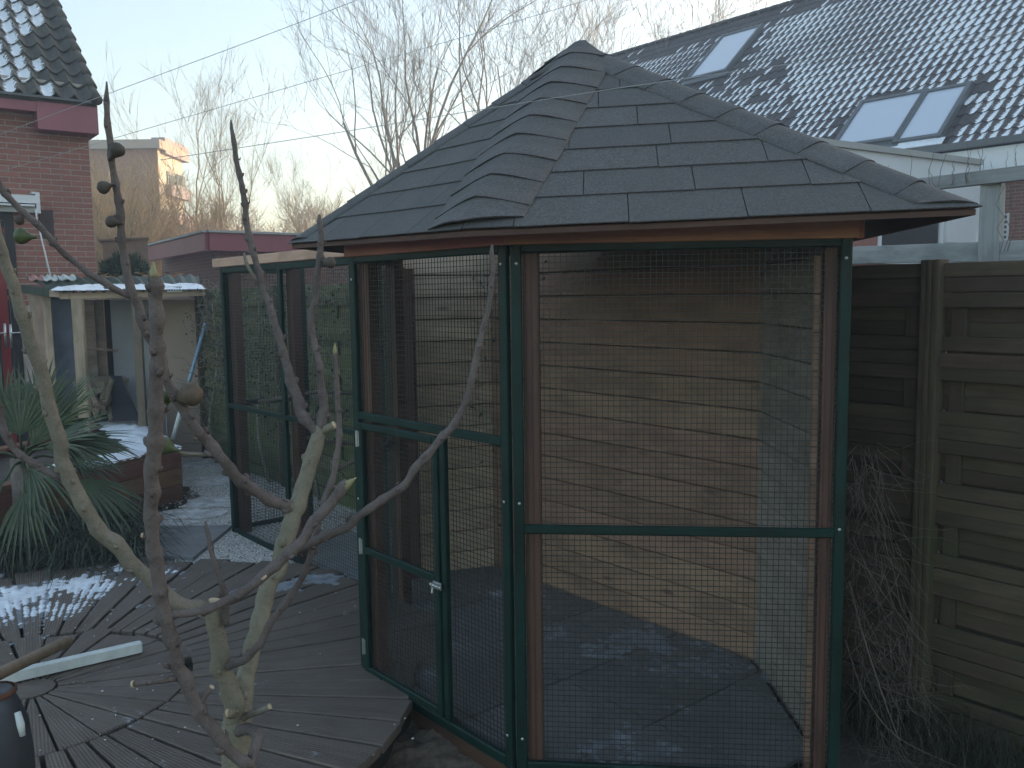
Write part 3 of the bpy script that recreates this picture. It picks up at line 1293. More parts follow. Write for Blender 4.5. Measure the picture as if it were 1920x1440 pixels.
def fence_panel(s0, s1, label, seed, mat='fence_wood', hgt=FH):
    """Panel from s0 to s1 along the fence; boards in bands, every other band set back."""
    q = random.Random(seed)
    o = F0 + FU * s0
    t = thing('garden_fence', label, 'fence', o, 'garden fence sections')
    a, b = F0 + FU * s0, F0 + FU * s1
    z = hgt
    k = 0
    nb = 0
    while z > -.06:
        if k % 2 == 0:                  # proud band of three slats
            for j in range(3):
                hh = .055
                if z - hh < -.09:
                    break
                jz = q.uniform(-.002, .002)
                board('slat', mat, a + UP * (z - hh / 2 + jz), b + UP * (z - hh / 2 + jz + q.uniform(-.003, .003)), hh - .002, .017, -FN, t)
                z -= hh
        else:
            g = .110
            for j in range(2):
                if z - j * .055 < -.03:
                    break
                board('slat', mat, a + FN * .040 + UP * (z - .0275 - j * .055), b + FN * .040 + UP * (z - .0275 - j * .055), .056, .017, -FN, t)
            z -= g
        k += 1
    for s in (s0 + .055, s1 - .055, (s0 + s1) / 2):
        c = F0 + FU * s + FN * .020
        board('batten', mat, c - UP * .08, c + UP * (hgt - .02), .055, .022, -FN, t)
    c0, c1 = a + FN * .056, b + FN * .056
    board('backing', mat, c0 + UP * (hgt / 2 - .05), c1 + UP * (hgt / 2 - .05), hgt + .06, .008, -FN, t)  # added sheet that stops light showing between the slats
    return t


def fence_post(s, label, h=FH + .012):
    c = F0 + FU * s + FN * .012
    t = thing('fence_post', label, 'fence post', c, 'garden fence posts')
    board('post', 'fence_wood', c - FN * .02 - UP * .09, c - FN * .02 + UP * h, .072, .075, -FN, t)
    for j in (-.022, 0, .022):
        board('rib', 'fence_wood', c - FN * .060 + FU * j, c - FN * .060 + FU * j + UP * (h - .004), .017, .008, -FN, t)
    return t


PS = -.37                                # post near the right edge of the photograph
fence_panel(PS - 1.80, PS - .030, 'mossy dark fence panel at the far right edge', 1)
fence_post(PS, 'weathered ribbed fence post right of the aviary')
fence_panel(PS + .030, PS + 1.80, 'dark fence panel ending behind the aviary corner post', 2)
for k in range(4):
    s = PS + 1.84 + k * 1.85
    if k:
        fence_post(s, ['', 'fence post behind the right half of the wire run', 'mossy fence post behind the left half of the wire run', 'fence post beside the lean-to shed'][k])
    if k < 3:
        fence_panel(s + .042, s + 1.81, ['fence panel between the aviary plank wall and the wire run', 'mossy fence panel behind the wire run, overgrown by the climber', 'mossy green fence panel beyond the left end of the wire run'][k], 5 + k, 'mossy_wood')

# neighbour's grey timber frame behind the fence
nf = thing('timber_frame', 'grey timber trellis frame rising behind the dark fence', 'trellis frame', F0 + FN * .8 - FU * 1.2)
Yf = 4.9
a, b = at(1560, 480, 5.6), at(1990, 468, 4.35)
board('lower_rail', 'grey_timber', a, b, .105, .045, -FN, nf)
a2, b2 = at(1640, 357, 5.3), at(1990, 316, 4.3)
board('upper_rail', 'grey_timber', a2, b2, .072, .05, -FN, nf)
pp = at(1859, 420, 4.66)
board('post', 'grey_timber', V((pp.x, pp.y, 0)), V((pp.x, pp.y, at(1859, 344, 4.66).z)), .105, .06, -FN, nf)
# bare vine on it
rv = random.Random(5)
vn = thing('bare_vine', 'bare leafless vine twigs climbing the grey trellis frame', 'vine', V((pp.x, pp.y, 0)))
m = MB()
for k in range(26):
    px = rv.choice([1600, 1640, 1655, 1670, 1700, 1750, 1760, 1785, 1810, 1840, 1860, 1890, 1905]) + rv.uniform(-8, 8)
    y0 = 345 - (px - 1700) * .11
    hgt = rv.uniform(25, 95) if px > 1700 else rv.uniform(15, 55)
    Y = 4.75 - (px - 1800) * .002
    pts_ = []
    x = px
    for j in range(6):
        pts_.append(at(x, y0 + 12 - hgt * j / 5, Y))
        x += rv.uniform(-6, 6)
    m.tube(pts_, [.0017, .0016, .0015, .0013, .0011, .0008], 5)
for k in range(3):
    x, y = 1880 + k * 6, 340
    pts_ = [at(x + rv.uniform(-14, 14), y + j * 22, 4.55) for j in range(7)]
    m.tube(pts_, [.0016] * 7, 5)
m.build('twigs', 'vine_bark', vn, True, kind='stuff')

# ================================================================== RIGHT NEIGHBOUR HOUSE
HU, HN = FU.copy(), FN.copy()
e0 = at(1800, 276, 16)
EZ = e0.z
PIT = radians(42)
Wr = 6.1
SL = Wr / cos(PIT)
US = HN * cos(PIT) + UP * sin(PIT)       # up the slope
RNrm = -HN * sin(PIT) + UP * cos(PIT)
s_lo, s_hi = -16.0, 15.2
nh = thing('neighbour_house', 'brick neighbour house with snow dusted tiled roof and skylights', 'house', V((e0.x, e0.y, 0)))
# walls
m = MB()
w0, w1 = e0 + HU * s_lo + HN * .35, e0 + HU * s_hi + HN * .35


def wallface(m, p, q, z0, z1):
    L = (q - p).length
    m.face([(p.x, p.y, z0), (q.x, q.y, z0), (q.x, q.y, z1), (p.x, p.y, z1)], [(0, z0), (L, z0), (L, z1), (0, z1)])


wallface(m, w0, w1, 0, EZ)
bk = HN * (2 * Wr - .7)
wallface(m, w0 + bk, w1 + bk, 0, EZ)
for w in (w0, w1):
    wallface(m, w, w + bk, 0, EZ)
    mid = w + bk / 2
    rz = EZ + (Wr - .35) * math.tan(PIT)
    m.face([(w.x, w.y, EZ), ((w + bk).x, (w + bk).y, EZ), (mid.x, mid.y, rz)], [(0, EZ), (12, EZ), (6, rz)])
m.build('wall', 'house_brick', nh)
m = MB()
a, b = e0 + HU * s_lo, e0 + HU * s_hi
for sg in (0, 1):
    if sg == 0:
        quad = [a, b, b + US * SL, a + US * SL]
        nrm = RNrm
    else:
        rb = HN * (2 * Wr)
        US2 = -HN * cos(PIT) + UP * sin(PIT)
        quad = [a + rb, b + rb, b + rb + US2 * SL, a + rb + US2 * SL]
        nrm = HN * sin(PIT) + UP * cos(PIT)
    m.prism([p - nrm * .05 for p in quad], -nrm * .1)
m.build('roof_deck', 'roof_tile', nh)
# tiles
TW, TG = .205, .34


def tile_mesh(m, M, w, g, amp=.026, mi=0, nseg=8):
    """One pantile: S profile across, lower edge lifted; uv 0..1 on the tile."""
    i0 = len(m.v)
    prof = []
    for k in range(nseg + 1):
        u_ = k / nseg
        prof.append((u_, amp * (.5 - .5 * cos(2 * pi * min(1, max(0, (u_ - .52) / .48)))) if u_ > .52 else -amp * .45 * sin(pi * u_ / .52)))
    tops = []
    for v_, lift in ((0.0, .030), (1.0, .004)):
        for u_, z_ in prof:
            tops.append((M @ V((u_ * w, v_ * g * 1.06, z_ + lift)), (u_, v_)))
    low = [(M @ V((u_ * w, .0, z_ + .030 - .020)), (u_, 0)) for u_, z_ in prof]
    n1_ = nseg + 1
    for k in range(nseg):
        q = [tops[k], tops[k + 1], tops[n1_ + k + 1], tops[n1_ + k]]
        m.face([x[0] for x in q], [x[1] for x in q], mi)
        q = [low[k], low[k + 1], tops[k + 1], tops[k]]
        m.face([x[0] for x in q], [(x[1][0], -1) for x in q], mi)
    q = [tops[0], tops[n1_], (M @ V((0, g * 1.06, -.02)), (0, 1)), low[0]]
    m.face([x[0] for x in q], [(9, 9)] * 4, mi)
    q = [tops[nseg], low[nseg], (M @ V((w, g * 1.06, -.02)), (1, 1)), tops[n1_ + nseg]]
    m.face([x[0] for x in q], [(9, 9)] * 4, mi)


def frame_mat(o, x, y, z):
    return Matrix(((x.x, y.x, z.x, o.x), (x.y, y.y, z.y, o.y), (x.z, y.z, z.z, o.z), (0, 0, 0, 1)))


# skylights given by their corners in the plane of the roof


def roof_sv(px, py):
    """Where the line of sight through a pixel meets the roof: (along eave, up slope)."""
    d = ray(px, py)
    t = (e0 - CAM).dot(RNrm) / d.dot(RNrm)
    p = CAM + d * t - e0
    return p.dot(HU), p.dot(US)


sky_spec = []
for (bl, br, tr, tl, lab) in (((1308, 150), (1378, 133), (1412, 60), (1346, 78), 'single skylight high on the roof'),
                         ((1580, 278), (1690, 268), (1722, 184), (1612, 202), 'wide left pane of the double skylight'),
                         ((1698, 268), (1772, 262), (1806, 170), (1732, 184), 'narrow right pane of the double skylight')):
    ps = [roof_sv(*c) for c in (bl, br, tr, tl)]
    s0 = min((ps[1][0] + ps[2][0]) / 2, (ps[0][0] + ps[3][0]) / 2)
    s1 = max((ps[1][0] + ps[2][0]) / 2, (ps[0][0] + ps[3][0]) / 2)
    v0 = (ps[0][1] + ps[1][1]) / 2
    v1 = (ps[2][1] + ps[3][1]) / 2
    sky_spec.append((s0, s1, v0, v1, lab))
tm_s, tm_b = MB(), MB()
tile_mesh(tm_s, Matrix.Identity(4), TW, TG)
tile_mesh(tm_b, Matrix.Identity(4), TW, TG)
TILE_S, TILE_B = tm_s.mesh('roof_tile', 'roof_tile_snow', True), tm_b.mesh('roof_tile', 'roof_tile', True)
rest = MB()
rest.mi = []
cand = []
tr_ = random.Random(21)
ncol, nrow = int((s_hi - s_lo) / TW), int(SL / TG)
for i in range(ncol):
    for j in range(nrow):
        s, v = s_lo + (i + 1) * TW, j * TG
        cs, cv = s - TW / 2, v + TG / 2
        hit = False
        near = 9
        for s0, s1, v0, v1, _ in sky_spec:
            if s0 - .12 < cs < s1 + .12 and v0 - .16 < cv < v1 + .1:
                hit = True
            near = min(near, max(s0 - cs, cs - s1, 0) + max(0, (cv - v1) if cv > v1 else (v0 - cv) * .2))
        if hit:
            continue
        o = e0 + HU * s + US * v
        M = frame_mat(o, -HU, US, RNrm)
        c = o + RNrm * .02
        px, py = proj(c)
        if py < -140 or px > 2150 or px < 1000:
            if px > 2600 or px < 900:
                continue
        # melted: near skylights, ridge and the party wall
        melt = (near < .28 and tr_.random() < .8) or (j >= nrow - 2 and tr_.random() < .85) or (j >= nrow - 3 and px < 1400 and tr_.random() < .6) or (near < .55 and tr_.random() < .35)
        if 1350 < px < 1480 and 120 < py < 260 and noise.noise(V((px * .03, py * .05, 3))) > .12:
            melt = True
        vis = 0 <= px <= 1920 and 0 <= py <= 300 and py < 85 + (px - 1085) * .404 - 8
        cand.append(((c - CAM).length if vis else 1e6, i, j, M, melt))
cand.sort(key=lambda x: x[0])
for k, (dist, i, j, M, melt) in enumerate(cand):
    if k < 300 and dist < 1e5:
        link('roof_tile', TILE_B if melt else TILE_S, nh, M)
    else:
        tile_mesh(rest, M, TW, TG, mi=1 if melt else 0, nseg=6)
rest.build('roof_tile', ['roof_tile_snow', 'roof_tile'], nh, True, kind='stuff')
# ridge tiles
rm = MB()
rp = e0 + US * (SL + .02)
rm.v = []
for k in range(7):
    an = pi * k / 6
    rm.v.append((0, -cos(an) * .13, sin(an) * .10))
for k in range(7):
    an = pi * k / 6
    rm.v.append((.36, -cos(an) * .12, sin(an) * .09))
rm.f = [(k, k + 1, 7 + k + 1, 7 + k) for k in range(6)] + [tuple(range(6, -1, -1)), tuple(range(7, 14))]
rme = rm.mesh('ridge_tile', 'roof_tile', True)
k = s_lo
while k < s_hi:
    link('ridge_tile', rme, nh, frame_mat(rp + HU * k + UP * .02, HU, -HN, UP))
    k += .345
# skylights
for s0, s1, v0, v1, lab in sky_spec:
    o = e0 + RNrm * .05
    cs, cv = (s0 + s1) / 2, (v0 + v1) / 2
    sk = link('skylight', None, nh, Matrix.Translation(o + HU * cs + US * cv), lab)
    fr = MB()
    fw = .085
    hs, hv = (s1 - s0) / 2, (v1 - v0) / 2
    c = o + HU * cs + US * cv + RNrm * .03
    for a in (-1, 1):
        fr.box(c + HU * (a * (hs + fw / 2 - .01)), HU * fw / 2, US * (hv + fw), RNrm * .06)
        fr.box(c + US * (a * (hv + fw / 2 - .01)), HU * (hs - .012), US * (fw / 2), RNrm * .055)
    fr.build('frame', 'lead_grey', sk)
    pn = MB()
    pn.box(c + RNrm * .02, HU * (hs - .012), US * (hv - .012), RNrm * .006)
    pn.build('pane', 'skylight_glass', sk)
    fl = MB()
    fl.box(c - US * (hv + fw + .09) - RNrm * .0, HU * (hs + .15), US * .1, RNrm * .008)
    fl.build('flashing', 'snow' if s1 - s0 < 1 else 'lead_grey', sk)
# gutter and white fascia
gq = e0 - HN * .10
board('gutter', 'lead_grey', gq + HU * s_lo + UP * .01, gq + HU * s_hi + UP * .01, .11, .12, UP, nh)
board('fascia', 'white_paint', e0 + HU * s_lo - HN * .02 - UP * .28, e0 + HU * 1.6 - HN * .02 - UP * .28, .40, .05, -HN, nh)
# ventilation grille
gc = at(1884, 428, 16.0)
gc = gc + HN * (((w0 - gc).dot(HN)) - .03)
gl = link('vent_grille', None, nh, Matrix.Translation(gc))
m = MB()
for k, sgn in enumerate((-1, 1)):
    m.bar(gc + HU * .18 * sgn - UP * .24, gc + HU * .18 * sgn + UP * .24, .03, .03, -HN)
for k in range(6):
    z = -.22 + k * .088
    m.bar(gc + HU * .165 + UP * z, gc - HU * .165 + UP * z, .035, .03, -HN)
m.build('louvre', 'white_paint', gl)
m = MB()
m.box(gc + HN * .018, HU * .17, HN * .004, UP * .23)
m.build('backing', 'lead_grey', gl)

# white flat roofed annex against the house
ax = thing('annex', 'white clad flat roofed annex beside the neighbour house', 'annex', gp(1800, 560, 0) if False else at(1700, 460, 12))
cn = at(1838, 310, 15.2)                 # where it meets the house wall
zt = cn.z
aw = V((-cos(radians(33)), -sin(radians(33)), 0))   # it stands out from the house towards us
AS = V((-aw.y, aw.x, 0))
if AS.dot(HU) < 0:
    AS = -AS
k0 = V((cn.x, cn.y, 0))
k1 = k0 + aw * 5.0
k2 = k1 + AS * 3.2
k3 = k0 + AS * 3.2
m = MB()
m.prism([p + UP * 2.05 for p in (k0, k1, k2, k3)], UP * (zt - 2.05))
m.build('cladding', 'white_paint', ax)
m = MB()
for p, q in ((k0, k1), (k1, k2), (k2, k3), (k3, k0)):
    wallface(m, p + AS * .04, q + AS * .04, -.1, 2.05)
m.build('wall', 'house_brick', ax)
m = MB()
m.prism([p + UP * (zt + .002) for p in (k0 - AS * .06, k1 - AS * .06 + aw * .06, k2 + AS * .06 + aw * .06, k3 + AS * .06)], UP * .09)
m.build('roof_trim', 'grey_trim', ax)


def on_annex(px, py):
    """The point of the annex's right-hand side face seen through a pixel."""
    d = ray(px, py)
    t = (k0 - CAM).dot(AS) / d.dot(AS)
    return CAM + d * t


def side_box(name, mat, x0, x1, y0, y1, proud, parent):
    p, q = on_annex(x0, (y0 + y1) / 2), on_annex(x1, (y0 + y1) / 2)
    z1 = on_annex((x0 + x1) / 2, y0).z
    z0 = on_annex((x0 + x1) / 2, y1).z
    m = MB()
    P0, Q0 = V((p.x, p.y, z0)), V((q.x, q.y, z0))
    m.prism([P0 + AS * .01, Q0 + AS * .01, V((q.x, q.y, z1)) + AS * .01, V((p.x, p.y, z1)) + AS * .01], -AS * (proud + .01))
    return m.build(name, mat, parent)


side_box('window_pane', 'window_dark', 1648, 1756, 405, 474, .03, ax)
side_box('window_frame', 'white_paint', 1641, 1647, 405, 474, .06, ax)
side_box('window_frame', 'white_paint', 1757, 1763, 400, 474, .06, ax)
side_box('wall_panel', 'white_paint', 1768, 1836, 336, 456, .09, ax)
side_box('brick_strip', 'brick', 1595, 1640, 430, 480, .05, ax)
side_box('downpipe_shoe', 'white_paint', 1822, 1842, 436, 462, .16, ax)

# ================================================================== LEFT HOUSE
LA = radians(37)
LU = V((cos(LA), sin(LA), 0))
LN = V((LU.y, -LU.x, 0))                 # towards us
LC = at(184, 560, 10.5)
LC = V((LC.x, LC.y, 0))                  # right corner of the wall
LEZ = at(184, 250, 10.5).z               # under the boxed eave
lh = thing('brick_house', 'red brick house with maroon eaves and old snowy roof tiles', 'house', LC)
m = MB()
q = LC - LU * 6
m.prism([LC + LN * .0125, q + LN * .0125, q - LN * 7, LC - LN * 7], (0, 0, LEZ + .55))
m.build('wall', 'mortar', lh)
# bricks that the frame can show
BW, BH, MJ = .212, .0625, .011
bm = MB()
bl_, bh_, bd_ = BW - MJ, BH - MJ, .03
bm.box((bl_ / 2, 0, bh_ / 2), (bl_ / 2, 0, 0), (0, bd_ / 2, 0), (0, 0, bh_ / 2))
BRK = bm.mesh('brick', 'brick')
bm = MB()
bm.box((bl_ / 4 - MJ / 4, 0, bh_ / 2), (bl_ / 4 - MJ / 4, 0, 0), (0, bd_ / 2, 0), (0, 0, bh_ / 2))
BRH = bm.mesh('brick', 'brick')
kb = 0
row = 0
z = 1.60
DX0, DX1 = None, None
while z < LEZ + .12:
    x = 0.0
    first = row % 2
    while x < 1.75:
        L = BW / 2 if first else BW
        first = 0
        p = LC - LU * (x + L - MJ / 2) + UP * z + LN * (.003 + rnd.uniform(-.0015, .0015))
        px, py = proj(p)
        x += L
        # opening of the door and the dark hatch
        if proj(p + LU * L)[0] < 41 and 392 < py < 760:
            continue
        if px > -40:
            link('brick', BRH if L < BW else BRK, lh, frame_mat(p, LU, -LN, UP))
            kb += 1
    z += BH
    row += 1
# maroon boxed eave
ez0, ez1 = at(60, 212, 10.1).z, at(60, 180, 10.1).z
p0, p1 = LC - LU * 6 + LN * .22, LC - LU * .56 + LN * .22
m = MB()
zA, zB, zC = at(150, 196, 10.3).z, at(90, 216, 10.2).z, at(150, 250, 10.3).z
m.prism([LC - LU * 6 - LN * .02 + UP * zB, LC - LU * .56 - LN * .02 + UP * zB, LC - LU * .56 + LN * .22 + UP * zB, LC - LU * 6 + LN * .22 + UP * zB], UP * (zA - zB))
m.build('eave_box', 'maroon_paint', lh)
m = MB()
m.prism([LC - LU * .557 - LN * .3 + UP * zC, LC + LU * .07 - LN * .3 + UP * zC, LC + LU * .07 + LN * .225 + UP * zC, LC - LU * .557 + LN * .225 + UP * zC], UP * (zA - zC))
m.build('eave_end_box', 'maroon_paint', lh)
LE = LC + LN * .26 + UP * (zA + .02)     # eave line, at the verge
board('eave_strip', 'lead_grey', LE - LU * 6, LE + LU * .08, .03, .04, LN, lh)
LP = radians(39)
LUS = -LN * cos(LP) + UP * sin(LP)
LRN = LN * sin(LP) + UP * cos(LP)
m = MB()
m.prism([LE + LU * .06 - LRN * .02, LE - LU * 6 - LRN * .02, LE - LU * 6 + LUS * 5 - LRN * .02, LE + LU * .06 + LUS * 5 - LRN * .02], -LRN * .10)
m.build('roof_deck', 'old_tile', lh)
LTW, LTG = .185, .30
t1, t2 = MB(), MB()
tile_mesh(t1, Matrix.Identity(4), LTW, LTG, .050)
tile_mesh(t2, Matrix.Identity(4), LTW, LTG, .050)
OT_S, OT_B = t1.mesh('roof_tile', 'old_tile_snow', True), t2.mesh('roof_tile', 'old_tile', True)
lr = random.Random(2)
for i in range(11):
    for j in range(14):
        o = LE - LU * ((i + 1) * LTW - .05) + LUS * (j * LTG)
        px, py = proj(o + LU * .1)
        if px < -120 or py < -90:
            continue
        snowy = (px < 62 and py > -10) or (lr.random() < .10 and px < 130)
        if i == 2 and j == 0:
            snowy = True
        link('roof_tile', OT_S if snowy else OT_B, lh, frame_mat(o, LU, LUS, LRN))
# rounded verge tiles
for j in range(14):
    m = MB()
    o = LE + LU * .055 + LUS * (j * LTG - .02) + LRN * .01
    m.tube([o + LRN * .035, o + LUS * LTG * 1.08 + LRN * .006], [.062, .052], 9)
    m.build('verge_tile', 'old_tile', lh, True)
# dark hatch on the wall, the red door and its frame


def on_wall(px, py, proud=0.0):
    d = ray(px, py)
    t = (LC + LN * proud - CAM).dot(LN) / d.dot(LN)
    return CAM + d * t


def wall_box(name, mat, x0, x1, y0, y1, proud, parent, back=-.01):
    p, q = on_wall(x0, (y0 + y1) / 2), on_wall(x1, (y0 + y1) / 2)
    z1 = on_wall((x0 + x1) / 2, y0).z
    z0 = on_wall((x0 + x1) / 2, y1).z
    m = MB()
    m.prism([V((p.x, p.y, z0)) + LN * back, V((q.x, q.y, z0)) + LN * back, V((q.x, q.y, z1)) + LN * back, V((p.x, p.y, z1)) + LN * back], LN * (proud - back))
    return m.build(name, mat, parent)


wall_box('dark_vent', 'shutter_dark', 74, 100, 394, 447, .03, lh)
dr = link('door', None, lh, Matrix.Translation(on_wall(10, 700)))
wall_box('door_frame', 'black_frame', 24, 41, 398, 890, .03, dr)
wall_box('door_head', 'black_frame', -60, 23.5, 396, 412, .028, dr)
wall_box('door_leaf', 'black_frame', -60, 23.5, 413, 890, .018, dr, .0)
wall_box('door_stile', 'red_door', 3, 20, 425, 890, .026, dr, .01)
wall_box('door_panel', 'red_door', -60, 2, 414, 500, .023, dr, .01)
m = MB()
for x, y0, y1 in ((10, 608, 650), (20.5, 610, 651)):
    p = on_wall(x, (y0 + y1) / 2, .032)
    m.box(p, LU * .012, LN * .006, UP * .135)
    pz = on_wall(x, 624, .035)
    m.tube([pz, pz + LN * .045, pz + LN * .05 + LU * (.09 if x > 15 else -.09)], [.010, .010, .009], 7)
m.build('door_handle', 'zinc', dr, True)
# awning cassette with its crank pole
aw_ = thing('awning', 'white folded awning cassette on the brick house wall', 'awning', on_wall(30, 380))
wall_box('cassette', 'awning_white', -70, 70, 366, 381, .16, aw_)
wall_box('front_rail', 'awning_white', -70, 60, 383.5, 387, .19, aw_)
wall_box('fabric_roll', 'grey_trim', -70, 63, 387.5, 398, .13, aw_)
wall_box('end_bracket', 'awning_white', 63.5, 71, 363, 402, .15, aw_)
wall_box('bracket_lug', 'awning_white', 55, 65, 362, 365.6, .15, aw_)
m = MB()
p = on_wall(67, 392, .17)
m.tube([p, on_wall(69, 410, .2), on_wall(97, 527, .55)], [.012, .008, .011], 7)
m.build('crank_pole', 'awning_white', aw_, True)

# ================================================================== LEAN-TO SHED
sh = thing('lean_to_shed', 'open wooden lean-to shed with snow on its corrugated roof', 'shed', at(150, 800, 8.6))
SY = 8.6


def sp(px, py, Y=SY):
    return at(px, py, Y)


def upright(px0, py0, px1, py1, w, mat, Y, name, nrm=(0, -1, 0), t=.05):
    p = at(px0, py0, Y)
    z0 = 0.0
    return board(name, mat, V((p.x, p.y, z0)), p, w, t, nrm, sh)


rf = [at(38, 532, 8.6), at(112, 546, 8.1), at(378, 541, 8.5), at(372, 512, 9.6), at(60, 512, 9.7)]
# corrugated sheet
m = MB()
pA, pB = at(104, 546, 8.05), at(378, 543, 8.55)
pC, pD = at(372, 516, 9.7), at(48, 520, 9.35)
NC = 60
gx = []
for i in range(NC + 1):
    u_ = i / NC
    f_ = pA.lerp(pB, u_)
    b_ = pD.lerp(pC, u_)
    dz = .016 * sin(u_ * 15 * 2 * pi)
    gx.append((f_ + UP * (dz), b_ + UP * (dz)))
for i in range(NC):
    m.face([gx[i][0], gx[i + 1][0], gx[i + 1][1], gx[i][1]])
    m.face([gx[i][0] - UP * .006, gx[i][1] - UP * .006, gx[i + 1][1] - UP * .006, gx[i + 1][0] - UP * .006])
    m.face([gx[i][0], gx[i][0] - UP * .006, gx[i + 1][0] - UP * .006, gx[i + 1][0]])
m.build('corrugated_roof', 'corrugated', sh)
# boards and beams
board('front_beam', 'shed_wood', at(112, 555, 8.12), at(384, 549, 8.62), .062, .05, (0, -1, 0), sh)
board('side_beam', 'corrugated', at(44, 541, 9.2), at(95, 549, 8.25), .08, .04, (-1, -.3, 0), sh)
board('side_beam', 'shed_wood', at(96, 550, 8.25), at(133, 553, 8.14), .065, .04, (-.3, -1, 0), sh)
upright(145, 560, 165, 800, .10, 'shed_wood', 8.12, 'front_post')
upright(255, 556, 265, 800, .075, 'old_board', 8.30, 'front_post')
for k, px in enumerate((62, 74, 87)):
    upright(px, 551, px, 800, .075 + .01 * (k % 2), 'shed_wood', 8.9 - k * .12, 'side_board', (.2, -1, 0), .022)


def panel(name, mat, x0, x1, ytop, Y, thick=.02, parent=sh, z0=0.0):
    p, q = at(x0, ytop, Y), at(x1, ytop, Y)
    m = MB()
    m.prism([V((p.x, p.y, z0)), V((q.x, q.y, z0)), V((q.x, q.y, q.z)), V((p.x, p.y, p.z))], (0, thick, 0))
    return m.build(name, mat, parent)


panel('hanging_sheet', 'tarp_blue', 95, 142, 556, 8.75)
panel('back_panel', 'panel_tan', 300, 384, 562, 9.0)
panel('back_panel', 'panel_grey', 206, 299, 562, 9.25)
panel('back_board', 'old_board', 158, 175, 562, 9.4)
panel('back_board', 'old_board', 176, 193, 562, 9.42)
panel('back_board', 'black_frame', 194, 205, 562, 9.5)
panel('back_board', 'black_frame', 90, 157, 556, 9.6)
m = MB()
m.tube([at(154, 652, 8.15), at(185, 655, 8.3), at(220, 657, 8.5)], [.012, .012, .012], 6)
m.build('shelf_edge', 'old_board', sh)
# snow on the shed roof


def roofz(x, y):
    # plane through the roof sheet
    n = (pB - pA).cross(pD - pA)
    return pA.z - (n.x * (x - pA.x) + n.y * (y - pA.y)) / n.z + .012


def shed_snow(x, y):
    a = V((x, y, 0)) - V((pA.x, pA.y, 0))
    d = (pB - pA).to_2d()
    L = d.length
    u_ = (a.x * d.x + a.y * d.y) / L
    v_ = (-a.x * d.y + a.y * d.x) / L
    if u_ < 0 or u_ > L:
        return -1
    f = .12 + .30 * (u_ / L) - v_ * .9 + fb(x, y, 2.5, 4) * .5
    return min(f, (v_ + .02) * 5, (L - u_) * 4)


snow_field('roof_snow', 'white snow lying along the front of the lean-to shed roof', shed_snow, (pA.x - .1, pA.y - .1, pB.x + .1, pB.y + 1.2), roofz, .035, .045, 3.1)
# label stuck on the beam
lb = link('price_label', None, sh, Matrix.Translation(at(325, 544, 8.4)))
m = MB()
p, q = at(313, 537, 8.42), at(341, 536, 8.47)
m.prism([p, q, q - UP * .055, p - UP * .055], (0, .004, 0))
m.build('sticker', 'white_label', lb)
m = MB()
for k in range(5):
    a_ = p.lerp(q, .12 + .17 * k) - UP * .012
    m.prism([a_, a_ + (q - p).normalized() * .012, a_ + (q - p).normalized() * .012 - UP * .03, a_ - UP * .03], (0, -.003, 0))
m.build('print', 'print_blue', lb)
# things in and on the shed
cl = thing('cloth_scraps', 'pale rags frozen on the left end of the shed roof', 'rags', at(90, 520, 9.0))
for (x0, x1, y, mt, Y) in ((52, 82, 519, 'pink_cloth', 9.1), (80, 106, 519, 'pale_cloth', 9.0), (108, 140, 518, 'pale_cloth', 9.15)):
    m = MB()
    for k in range(7):
        u_ = k / 6
        a_ = at(x0 + (x1 - x0) * u_, y + 3 * sin(k * 2.1), Y)
        b_ = at(x0 + (x1 - x0) * u_ + 3, y + 7 + 2 * sin(k * 1.7), Y - .25)
        if k:
            m.prism([pa, a_, b_, pb], (0, 0, .012))
        pa, pb = a_, b_
    m.build('rag', mt, cl)
lt = thing('fallen_leaves', 'brown fallen leaves on the shed roof', 'leaves', at(300, 520, 9.2))
lt['kind'] = 'stuff'
m = MB()
for k in range(40):
    px, py = rnd.uniform(185, 340), rnd.uniform(514, 524)
    Y = 9.5 - (py - 514) * .05
    c = at(px, py, Y) + UP * .02
    a = rnd.uniform(0, 6.28)
    d = V((cos(a), sin(a), .2)) * .035
    e = V((-sin(a), cos(a), .3)) * .025
    m.face([c - d, c - e, c + d, c + e])
m.build('leaf', 'leaf_litter', lt)
# bin and clutter under the roof
cb = thing('storage_bin', 'dark green plastic bin inside the lean-to shed', 'bin', at(190, 760, 8.9))
m = MB()
c = at(189, 697, 8.8)
for (z, r) in ((0,),) if False else ():
    pass
m.tube([V((c.x, c.y, 0)), V((c.x, c.y, .05)), V((c.x, c.y, .78)), V((c.x, c.y, .80))], [.17, .19, .24, .24], 12)
m.build('body', 'green_crate', cb, True)
m = MB()
m.tube([V((c.x, c.y, .80)), V((c.x, c.y, .84)), V((c.x, c.y, .87))], [.26, .26, .2], 12)
m.build('lid', 'old_board', cb)
lg = thing('leaning_board', 'black board leaning inside the lean-to shed', 'board', at(225, 770, 8.5))
m = MB()
p = [at(208, 705, 8.6), at(226, 705, 8.6), at(262, 790, 8.3), at(210, 790, 8.3)]
m.prism(p, (0, .03, 0))
m.build('panel', 'black_frame', lg)
fw_ = thing('firewood', 'cut sticks stacked at the back of the shed', 'firewood', at(190, 770, 8.7))
for k in range(16):
    m = MB()
    c = at(165 + (k % 5) * 10 + rnd.uniform(-3, 3), 735 + (k // 5) * 16, 8.45)
    d = V((rnd.uniform(-.12, .12), .12, rnd.uniform(-.05, .12)))
    m.tube([c - d, c + d], [.03, .025], 7)
    m.build('stick', 'old_board', fw_)
